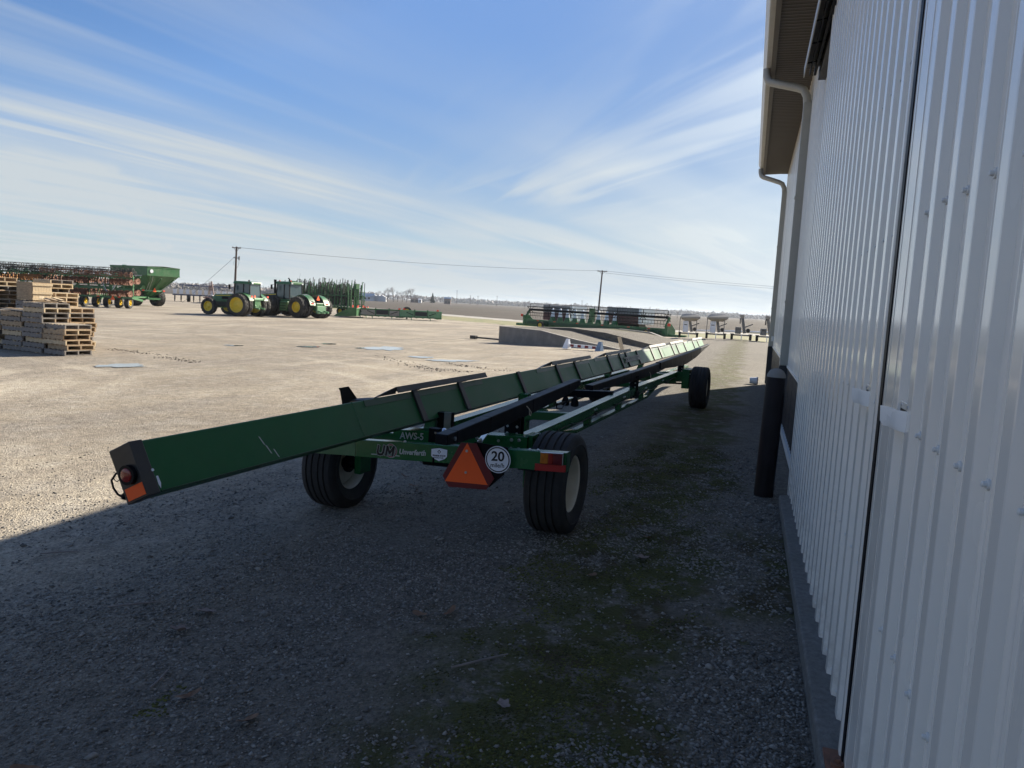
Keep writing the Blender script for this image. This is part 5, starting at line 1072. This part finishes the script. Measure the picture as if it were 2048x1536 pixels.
# ------------------------------------------------------------------ belt conveyors in a row
def conveyor(label, loc, rz, hopper):
    t = thing('grain_conveyor', label, 'conveyor', loc, rz, 'conveyors standing in a row by the verge')
    # local x to the viewer's right, y away
    MB().bar((-.75,0,.36), (.75,0,.36), .12, .12).build('axle_beam', BEIGE, t)
    for sg in (-1, 1): MB().lathe([(.10,-.07),(.20,-.08),(.21,0),(.20,.08),(.10,.07)], 18, True, axis='x', o=(sg*.66,0,.21)).build('wheel', RUBBER_F, t, smooth=True); MB().box(sg*.66-.12, sg*.66+.12, -.28, .28, .42, .46).build('mudguard', GREYM, t)
    MB().tube([(.25,.3,.60),(1.3,.75,.63),(1.95,1.05,.64)], .085, 10).build('transport_tube', WHITE, t, smooth=True); MB().bar((0,-.3,.0), (0,-.3,.4), .05, .05, (1,0,0)).build('jack_stand', WHITE, t)
    MB().bar((.22,0,.5), (-.02,0,1.70), .20, .16, (0,1,0)).build('elevator_leg', GREYM, t); MB().box(-.20, .12, -.12, .12, 1.66, 1.86).build('discharge_head', BEIGE, t, bevel=.03); MB().bar((-.15,0,1.62), (-.14,0,1.20), .08, .08, (0,1,0)).build('spout', BLACK_W, t)
    MB().box(-.45, -.05, -.25, .25, .45, 1.32 if hopper else .95).build('engine_housing', WHITE if hopper else GREYM, t, bevel=.04); MB().box(-.38, -.15, -.256, -.251, 1.0 if hopper else .78, 1.06 if hopper else .83).build('maker_plate', INK, t)
    MB().lathe([(0,-.1),(.15,-.08),(.15,.08),(0,.1)], 14, o=(.45,0,.72)).build('drive_motor', BLACK_W, t); MB().bar((.2,0,.95), (.75,0,1.20), .10, .08).build('chute', GREYM, t)
    if hopper:
        b = MB(); b.loft([(-.35,-.3,1.33),(.45,-.3,1.33),(.45,.5,1.33),(-.35,.5,1.33)], [(-.72,-.55,1.52),(.80,-.55,1.56),(.80,.85,1.56),(-.72,.85,1.52)]); b.loft([(-.72,-.55,1.52),(.80,-.55,1.56),(.80,.85,1.56),(-.72,.85,1.52)], [(-.72,-.55,1.62),(.80,-.55,1.70),(.80,.85,1.70),(-.72,.85,1.62)]); b.loft([(-.72,-.55,1.62),(.80,-.55,1.70),(.80,.85,1.70),(-.72,.85,1.62)], [(-.45,-.1,1.86),(.50,-.1,1.86),(.50,.4,1.86),(-.45,.4,1.86)]); b.build('hopper', BEIGE, t)
        for xx in (-.70, .55): MB().bar((xx,-.4,.45), (xx,-.4,1.50), .05, .05, (1,0,0)).build('hopper_leg', GREYM, t)
CV = [(-4.55, 59.6), (-2.48, 58.9), (-.62, 57.9), (1.15, 57.4)]
conveyor('beige hopper conveyor closest to the green header, with white engine housing', (CV[0][0], CV[0][1], zt(CV[0][0])), R(5), True)
conveyor('beige hopper conveyor with white housing, second from the green header', (CV[1][0], CV[1][1], zt(CV[1][0])), R(5), True)
conveyor('grey conveyor without hopper, third from the green header', (CV[2][0], CV[2][1], zt(CV[2][0])), R(5), False)
conveyor('grey conveyor without hopper, nearest the shed wall', (CV[3][0], CV[3][1], zt(CV[3][0])), R(5), False)

# ------------------------------------------------------------------ pallets
pa = Vector((-math.cos(.17), math.sin(.17), 0)); pb = Vector((math.sin(.17), math.cos(.17), 0)); PC = Vector((-18.84, 16.77, 0)); PH = .149
BRD = [MB().box(-.045, .045, 0, .82, 0, .020).mesh('deck_board', m_) for m_ in (W1, W2, W3)]; STG = [MB().box(0, 1.0, -.02, .02, .020, .126).mesh('stringer', m_) for m_ in (W1, W2, W3)]
prz = math.atan2(pa.y, pa.x); ORD = ['bottom','second','third','fourth','fifth','sixth','seventh','eighth','ninth','tenth','eleventh','twelfth','thirteenth','fourteenth','fifteenth','sixteenth']
TON = ['pale', 'grey weathered', 'tan']
# local frame: x along pa; local y = left of pa, which is -pb -> boards run towards -y
def pallet(loc, rz, tone, label, group):
    t = thing('pallet', label, 'pallet', loc, rz, group)
    for k in range(3): ob('stringer', STG[tone if random.random() < .75 else random.randrange(3)], t, (0, -.022-.388*k, 0))
    for k in range(7): ob('deck_board', BRD[tone if random.random() < .7 else random.randrange(3)], t, (.046+k*.151, -.82+random.uniform(-.012,.012), .1265))
    for k in range(5): ob('deck_board', BRD[tone if random.random() < .7 else random.randrange(3)], t, (.046+k*.2265, -.82+random.uniform(-.012,.012), -.0005))
random.seed(31)
def stack(a, b_, n, name, z0=0, ordn=0):
    base = PC+pa*a+pb*b_; bz = zt(base.x)+.006+z0
    for k in range(n):
        j = pa*random.uniform(-.07,.07)+pb*random.uniform(-.06,.06); tone = random.choice((0,0,2,2,1,1)) if k else 1
        pos = ORD[k+ordn]+(' from the bottom' if k+ordn else ' pallet'); lab = f'{TON[tone]} wooden pallet, {pos} of the {name}' if k+ordn else f'{TON[tone]} wooden pallet at the bottom of the {name}'
        pallet((base.x+j.x, base.y+j.y, bz+k*PH), prz+R(random.uniform(-3,3)), tone, lab, 'wooden pallets stacked at the left')
    return base, bz+n*PH
stack(0, 0, 6, 'front right stack'); lm_ = stack(1.04, .0, 10, 'middle front stack'); lb = stack(2.15, .0, 8, 'left front stack'); stack(3.25, 0, 8, 'stack at the left edge')
stack(1.42, 1.05, 9, 'stack behind the front right one'); bs = stack(3.65, 1.2, 10, 'stack under the crate'); stack(5.9, 1.3, 15, 'tall left stack'); stack(2.5, 1.1, 8, 'stack hidden behind the middle')
stack(3.73, 2.06, 12, 'lower stack right of the crate'); stack(4.8, 2.45, 15, 'tallest stack by the crate')
cr = thing('wooden_crate', 'tall boarded wooden crate standing on top of the pallets', 'crate', (bs[0].x, bs[0].y, bs[1]+.002), prz)
MB().box(.12, .97, -.72, -.10, .02, .58).build('inner_box', W2, cr)
for k in range(7): MB().box(.095, .118, -.10-.088*(k+1), -.10-.088*k-.004, .02, .58).build('board', W1, cr)
for k in range(8): MB().box(.12+k*.106, .222+k*.106, -.098, -.08, .02, .58).build('board', W3, cr)
for zz in (.03,.23,.50): MB().box(.07, .0945, -.74, -.08, zz, zz+.08).build('batten', W1, cr)
MB().box(.09, .98, -.74, -.07, .582, .60).build('lid', W3, cr)
lp = thing('loose_boards', 'broken pale boards heaped on the middle front pallets', 'boards', (lm_[0].x, lm_[0].y, lm_[1]+.004), prz)
for i in range(7): MB().bar((random.uniform(.0,.5), random.uniform(-.75,-.1), .03+i*.012), (random.uniform(.5,1.0), random.uniform(-.75,-.1), .05+i*.02), .10, .018).build('board', random.choice((W1,W2,W3,W1)), lp)
lp = thing('loose_planks', 'long pale planks lying across the left front pallets', 'planks', (lb[0].x, lb[0].y, lb[1]+.005), prz)
for i in range(5): MB().bar((-.1+random.uniform(-.1,.1), -.10-i*.16, .02+.02*(i%2)), (1.2, -.12-i*.16, .03+.02*(i%2)), .15, .03).build('plank', random.choice((W1,W3,W2)), lp)

# ------------------------------------------------------------------ poles and wires
def upole(label, loc, h, lean, extra):
    t = thing('utility_pole', label, 'utility pole', loc, R(25), rot=(0, R(lean), R(-20))); MB().tube([(0,0,-.3),(0,0,h)], [.20,.13], 10).build('shaft', POLEW, t, smooth=True)
    arm_ = MB().box(-1.1, 1.1, -.06, .06, h-.25, h-.12).build('crossarm', POLEW, t)
    for xx in (-1.0,-.05,1.0): MB().lathe([(.05,0),(.06,.08),(.03,.16),(0,.17)], 8, axis='z', o=(xx,0,h-.12)).build('insulator', GREYT, arm_)
    for sg in (-1, 1): MB().bar((0,0,h-.8), (sg*.6,0,h-.25), .04, .04).build('arm_brace', POLEW, t)
    if extra:
        MB().box(-.7, .8, -.05, .05, h-1.75, h-1.63).build('lower_arm', POLEW, t); MB().lathe([(0,-.3),(.12,-.28),(.12,.28),(0,.3)], 10, axis='z', o=(.8,0,h-1.7)).build('fuse_can', GREYT, t)
        MB().tube([(-.5,0,h-2.0),(-.65,0,h-2.8),(-.3,0,h-3.6)], .02, 5).build('jumper', WIRE, t); MB().tube([(.8,0,h-2.0),(.7,0,h-2.8),(.2,0,h-3.3)], .02, 5).build('jumper', WIRE, t)
    return t
PL1, PL2 = Vector((-75.8, 97.5, 0)), Vector((-29.0, 147.2, 0)); H1, H2 = 8.9, 10.0
upole('wooden utility pole with crossarms rising behind the smaller tractor', (PL1.x, PL1.y, zt(PL1.x)), H1, 2.4, True); upole('plain utility pole rising behind the green header', (PL2.x, PL2.y, zt(PL2.x)), H2, 2.2, False)
def wire(label, p, q, sag):
    pts = [Vector(p).lerp(Vector(q), f/16)-Vector((0,0,sag*4*(f/16)*(1-f/16))) for f in range(17)]; tag(MB().tube(pts, .022, 5).build('power_line', WIRE), label, 'wire')
t1v, t2v = (PL1.x+.35, PL1.y, zt(PL1.x)+H1-.1), (PL2.x+.35, PL2.y, zt(PL2.x)+H2-.05); PL3 = (52, 214, 10.1)
wire('upper power line between the two utility poles', t1v, t2v, .7); wire('power line running from the header pole to the shed', t2v, PL3, .9)
wire('lower power line running from the header pole to the shed', (t2v[0]-.6, t2v[1], t2v[2]-.35), (PL3[0], PL3[1], PL3[2]-.3), 1.0)
wire('guy wire slanting left from the first utility pole', (PL1.x, PL1.y, zt(PL1.x)+H1-1.5), (PL1.x-6.2, PL1.y-4.0, zt(PL1.x)), .05)
yl = thing('yard_light', 'tip of a yard lamp poking in at the left edge', 'lamp', (-15.36, 10.85, zt(-15)), R(45))
MB().tube([(0,0,0),(0,0,3.9)], .06, 10).build('pole', ZINC, yl); MB().tube([(0,0,3.85),(.25,0,3.95),(.5,0,3.97)], .03, 8).build('arm', ZINC, yl); MB().loft([(.45,-.1,3.90),(.95,-.1,3.90),(.95,.1,3.90),(.45,.1,3.90)], [(.5,-.08,4.02),(.85,-.06,4.0),(.85,.06,4.0),(.5,.08,4.02)]).build('lamp_head', GREYT, yl)

# ------------------------------------------------------------------ bare trees, farmstead, horizon woods
def bare_tree(seed, h, lv=5):
    r_ = random.Random(seed); b = MB(); 
    def grow(p, d, ln, rad, k):
        q = p+d*ln; b.tube([p, q], [rad, rad*.7], 3 if k > 1 else 5, caps=False)
        if k >= lv: return
        for i in range(r_.choice((2,3,3)) if k else 4):
            nd = (d+Vector((r_.uniform(-1,1), r_.uniform(-1,1), r_.uniform(-.25,.75)))*(.62 if k else .5)).normalized(); grow(q-d*ln*r_.uniform(0,.35), nd, ln*r_.uniform(.62,.82), rad*.58, k+1)
    grow(Vector((0,0,0)), Vector((0,0,1)), h*.27, h*.020, 0); return b
def split_tree(seed, h, name, label, loc, group):
    t = thing(name, label, 'tree', loc, random.uniform(0,6), group); MB().tube([(0,0,-.2),(0,0,h*.24)], [h*.024,h*.018], 6).build('trunk', BARK, t)
    key = ('bt', seed % 4)
    if key not in TC: TC[key] = bare_tree(seed % 4, 10).mesh('crown', BARK)
    o = ob('crown', TC[key], t); o.scale = (h/10,)*3; return t
TC = {}
random.seed(3)
def far(px, depth): 
    v = Vector((F.x, F.y, 0)).normalized()*depth+Vector((r0.x, r0.y, 0))*((px-1024)/1500*depth); return v
trees = [(735,520,8.5),(748,540,9.5),(760,560,11),(768,540,13),(779,540,14),(788,560,11),(797,540,11),(806,540,13),(814,540,14),(822,560,9),(1041,600,8.5),(1050,610,6.5)]
WH = ['far left of the group','next to the far left one','third from the left','fourth from the left','tall, in the middle','behind the middle one','right of the middle','second from the right','tall, at the right end','small, beyond the right end']
for i, (px, dp, h) in enumerate(trees):
    v = far(px, dp); lab = f'bare tree on the horizon, {WH[i]}' if i < 10 else ('bare tree on the horizon left of the green header' if i == 10 else 'smaller bare tree on the horizon beside the header')
    split_tree(i, h, 'bare_tree', lab, (v.x, v.y, zt(v.x)-.1), 'bare trees on the horizon')
for i, (px, dp, h) in enumerate([(842,600,4.5),(852,610,5.5),(866,600,4.0),(874,640,7.0),(883,640,6),(1210,500,4.6),(1228,520,3.5),(1345,420,5.2),(1356,420,3.4)]):
    v = far(px, dp); split_tree(20+i, h, 'bare_bush', ['low bare bush right of the horizon trees','taller bare bush near the farmhouse','third bare bush near the farmhouse','round bare tree left of the blue farmhouse','bare tree behind the blue farmhouse','bush on the horizon behind the header','small bush on the horizon behind the header','bush on the horizon behind the conveyors','small bush on the horizon behind the conveyors'][i], (v.x, v.y, zt(v.x)-.1), 'bushes on the horizon')
v = far(857, 600); ev = thing('evergreen_tree', 'single dark evergreen on the horizon near the farmhouse', 'tree', (v.x, v.y, zt(v.x))); MB().tube([(0,0,0),(0,0,2)], .3, 6).build('trunk', BARK, ev); cm_ = MB()
for k in range(260):
    f = random.random(); a = random.uniform(0,6.28); r_ = (1-f)*2.6*random.uniform(.5,1); cm_.bar((0,0,1+f*7.5), (r_*math.cos(a), r_*math.sin(a), .6+f*7.4), .25, .5)
cm_.build('crown', FARG, ev)
def house(name, label, px, dp, w_, d_, h_, wall, roof, rz, cat='building'):
    v = far(px, dp); t = thing(name, label, cat, (v.x, v.y, zt(v.x)), rz); MB().box(-w_/2, w_/2, -d_/2, d_/2, 0, h_).build('walls', wall, t)
    MB().loft([(-w_/2-.2,-d_/2-.3,h_),(-w_/2-.2,d_/2+.3,h_),(-w_/2-.2,0,h_+d_*.3)], [(w_/2+.2,-d_/2-.3,h_),(w_/2+.2,d_/2+.3,h_),(w_/2+.2,0,h_+d_*.3)]).build('roof', roof, t)
    for i in range(max(2, int(w_/3))): MB().box(-w_/2+1+i*2.6, -w_/2+2.2+i*2.6, -d_/2-.06, -d_/2-.001, 1, min(2.4, h_-.4)).build('window', INT, t)
AN = -yaw
house('long_shed', 'long shed with pale blue roof on the horizon left of the trees', 722, 480, 12, 7, 2.6, HOUSEW, HOUSEB, AN); 
for i, px in enumerate((742, 750, 757)): house('white_shed', ['white shed','white shed in the middle','white shed at the right'][i]+' of the three on the horizon', px, 478, 2.4, 5, 2.6, HOUSEW, HOUSEW, AN+PI/2)
house('barn', 'small dark barn on the horizon right of the tall trees', 822, 600, 6, 5, 2.4, HOUSED, HOUSED, AN); house('shed', 'tiny white shed beside the dark barn on the horizon', 832, 598, 2.4, 3, 2.4, HOUSEW, HOUSEW, AN)
house('farmhouse', 'distant farmhouse with blue roof at the end of the tree row', 887, 640, 5.5, 4.5, 4.6, HOUSED, HOUSEB, AN)
for i, (px, h) in enumerate([(905,13),(932,9),(947,9),(985,10),(1154,10),(1164,8)]):
    v = far(px, 700); t = thing('far_pole', ['thin pole on the horizon right of the farmhouse','second thin pole right of the farmhouse','third thin pole right of the farmhouse','thin pole before the lone bare tree','thin pole on the horizon above the reel','shorter thin pole on the horizon above the reel'][i], 'pole', (v.x, v.y, zt(v.x))); MB().tube([(0,0,0),(0,0,h)], .17, 5).build('shaft', POLEW, t); MB().bar((-.9,0,h-.4), (.9,0,h-.4), .15, .15).build('crossarm', POLEW, t)
def woods(name, px0, px1, dp, hmin, hmax, n, mat, seed):
    r_ = np.random.RandomState(seed); px = px0+(px1-px0)*r_.rand(n); d = dp*(1+.06*r_.rand(n)); fx_, fy_ = F.x/math.hypot(F.x, F.y), F.y/math.hypot(F.x, F.y); l_ = (px-1024)/1500*d
    x_ = fx_*d+r0.x*l_; y_ = fy_*d+r0.y*l_; prof_ = .55+.45*np.clip(.5+.8*vnoise(px, px*0, .09, seed)+.4*vnoise(px, px*0, .4, seed+1), 0, 1); hh = (hmin+(hmax-hmin)*prof_)*r_.rand(n)**.55
    V = []; sz = dp*.0014
    P0 = np.stack([x_, y_, -.8+hh], 1); dv = r_.randn(n, 3, 3)*np.array([sz, sz, sz*1.1]); V = (P0[:, None]+dv).reshape(-1, 3)
    me = bpy.data.meshes.new(name); me.from_pydata(V.tolist(), [], np.arange(3*n).reshape(-1, 3).tolist()); me.materials.append(mat); return struct(ob(name, me), 'stuff')
woods('far_woods', 890, 1620, 1700, 1, 8.5, 22000, BUSH, 5); woods('left_woods', -120, 740, 700, 1, 6, 12000, BUSH, 9); woods('far_woods_left', -300, 900, 1500, 2, 10, 9000, BUSH, 12)

# ------------------------------------------------------------------ puddles, leaves, twigs
WATER = pmat('puddle_water', (.16, .15, .135), .02, var=.05, spec=1.0, rvar=.0, coat=1.0)
random.seed(21)
for x_, y_, a_, b_ in ((-14.5,28.2,.78,1.45),(-17.0,26.6,.38,.62),(-17.7,29.2,.30,.5),(-11.0,24.3,.46,.42),(-9.45,23.3,.70,.52),(-15.4,15.4,.60,.50),(-19.2,24.7,.35,.3)):
    n = 40; ang = math.atan2(-x_, y_); ph = [random.uniform(0,6.28) for _ in range(4)]; vs_ = []
    for k in range(n):
        a = 2*PI*k/n; rr = 1+.16*math.sin(2*a+ph[0])+.14*math.sin(3*a+ph[1])+.12*math.sin(7*a+ph[2])+.10*math.sin(11*a+ph[3]); xx = a_*rr*math.cos(a); yy = b_*rr*math.sin(a)
        X_, Y_ = x_+xx*math.cos(ang)-yy*math.sin(ang), y_+xx*math.sin(ang)+yy*math.cos(ang); vs_.append((X_, Y_, zt(X_)+.016))
    struct(MB().add(vs_, [tuple(range(n))]).build('puddle', WATER))
def leaf(seed, lobed):
    r_ = random.Random(seed); n = 16; pts = []
    for k in range(n):
        a = 2*PI*k/n; rr = (.6+.4*abs(math.cos(a*2.5))) if lobed else (.55+.45*abs(math.cos(a))**1.5); pts.append((.055*rr*math.cos(a)*(1.15), .038*rr*math.sin(a)*(1.2 if lobed else .9)))
    c_ = r_.uniform(3,7); vs_ = [(x_, y_, .006+c_*y_*y_*2+c_*.8*x_*x_+r_.uniform(0,.006)) for x_, y_ in pts]+[(0,0,.004)]
    return MB().add(vs_, [(k, (k+1)%n, n) for k in range(n)])
LV = [(358,1243,1,'pale lobed leaf on the shaded gravel, front left'),(412,1204,1,'pale lobed leaf behind another one, front left'),(378,1380,0,'curled brown leaf beside a white stone, front left'),(495,1435,0,'small brown leaf on dark gravel, front left'),(840,1228,0,'left one of two reddish leaves in the middle foreground'),(900,1228,0,'right one of two reddish leaves in the middle foreground'),(1283,1122,1,'grey leaf standing on the moss strip'),(1182,1156,0,'flat grey leaf on the moss'),(1298,1080,0,'pale leaf on the moss behind the rear wheel'),(1007,1417,1,'pale crumpled leaf at the front of the moss'),(52,1520,0,'big brown leaf in the bottom left corner'),(810,936,0,'dark leaf on the gravel behind the left wheel'),(828,957,0,'second dark leaf behind the left wheel')]
def gpt(px, py):
    d = F*1500+rt*(px-1024)+up*(768-py); k = -CAM_H/d.z; return Vector((d.x*k, d.y*k, 0))
for i, (px, py, lo, lab) in enumerate(LV):
    p_ = gpt(px, py); o = leaf(i, lo).build('dry_leaf', LEAFG if lo else LEAF, None, smooth=True, loc=(p_.x, p_.y, float(zyard(np.array(p_.x), np.array(p_.y)))+.008)); o.rotation_euler = (random.uniform(-.25,.25), random.uniform(-.25,.25), random.uniform(0,6)); o.scale = (.62 if i == 9 else .9,)*3; tag(o, lab, 'leaf', 'dry leaves on the gravel')
for i, (px, py, ln, an, lab) in enumerate([(120,1065,.22,.9,'short dark twig near the shadow edge'),(270,1182,.26,.85,'thin long twig on the shaded gravel'),(318,1340,.16,-.3,'flat grey stick pointing at the camera'),(960,1330,.30,.7,'dark twig at the edge of the moss')]):
    p_ = gpt(px, py); d_ = Vector((math.sin(an), math.cos(an), 0))*ln/2; z_ = float(zyard(np.array(p_.x), np.array(p_.y)))+.014; tag(MB().tube([(p_.x-d_.x, p_.y-d_.y, z_), (p_.x+.01, p_.y, z_+.004), (p_.x+d_.x, p_.y+d_.y, z_)], [.005,.006,.003], 6).build('twig', BARK), lab, 'twig')
# dark tyre ruts with clods of mud
mud = pmat('wet_mud', (.055, .043, .034), .7, var=.4, bump=.6)
cl = []; 
for (xa, ya, xb, yb) in ((-12.6,24.0,-7.9,18.9),(-9.4,22.4,-6.4,20.2),(-10.0,20.7,-7.2,19.2),(-20.5,20.0,-17.5,18.9),(-17.0,18.6,-14.8,17.4)):
    for k in range(110):
        f = random.random(); cl.append((xa+(xb-xa)*f+random.gauss(0,.13), ya+(yb-ya)*f+random.gauss(0,.16)))
cl = np.array(cl); sz = .012+.03*np.random.RandomState(2).rand(len(cl))**2
scatter('mud_clods', np.stack([cl[:,0], cl[:,1], ztn(cl[:,0])+.004], 1), sz, mud, 'stuff', .45, 6)

# ------------------------------------------------------------------ spring haze over the fields
hzm = bpy.data.materials.new('haze_air'); hzm.use_nodes = True; hn = hzm.node_tree.nodes; hn.clear()
ho_ = hn.new('ShaderNodeOutputMaterial'); hv_ = hn.new('ShaderNodeVolumePrincipled'); hv_.inputs['Density'].default_value = .00012; hv_.inputs['Color'].default_value = (.80, .88, 1.0, 1); hv_.inputs['Anisotropy'].default_value = .3
hzm.node_tree.links.new(hv_.outputs[0], ho_.inputs['Volume'])
struct(MB().box(-7200, 7200, -400, 7200, -2.5, 22).build('haze', hzm), 'stuff')
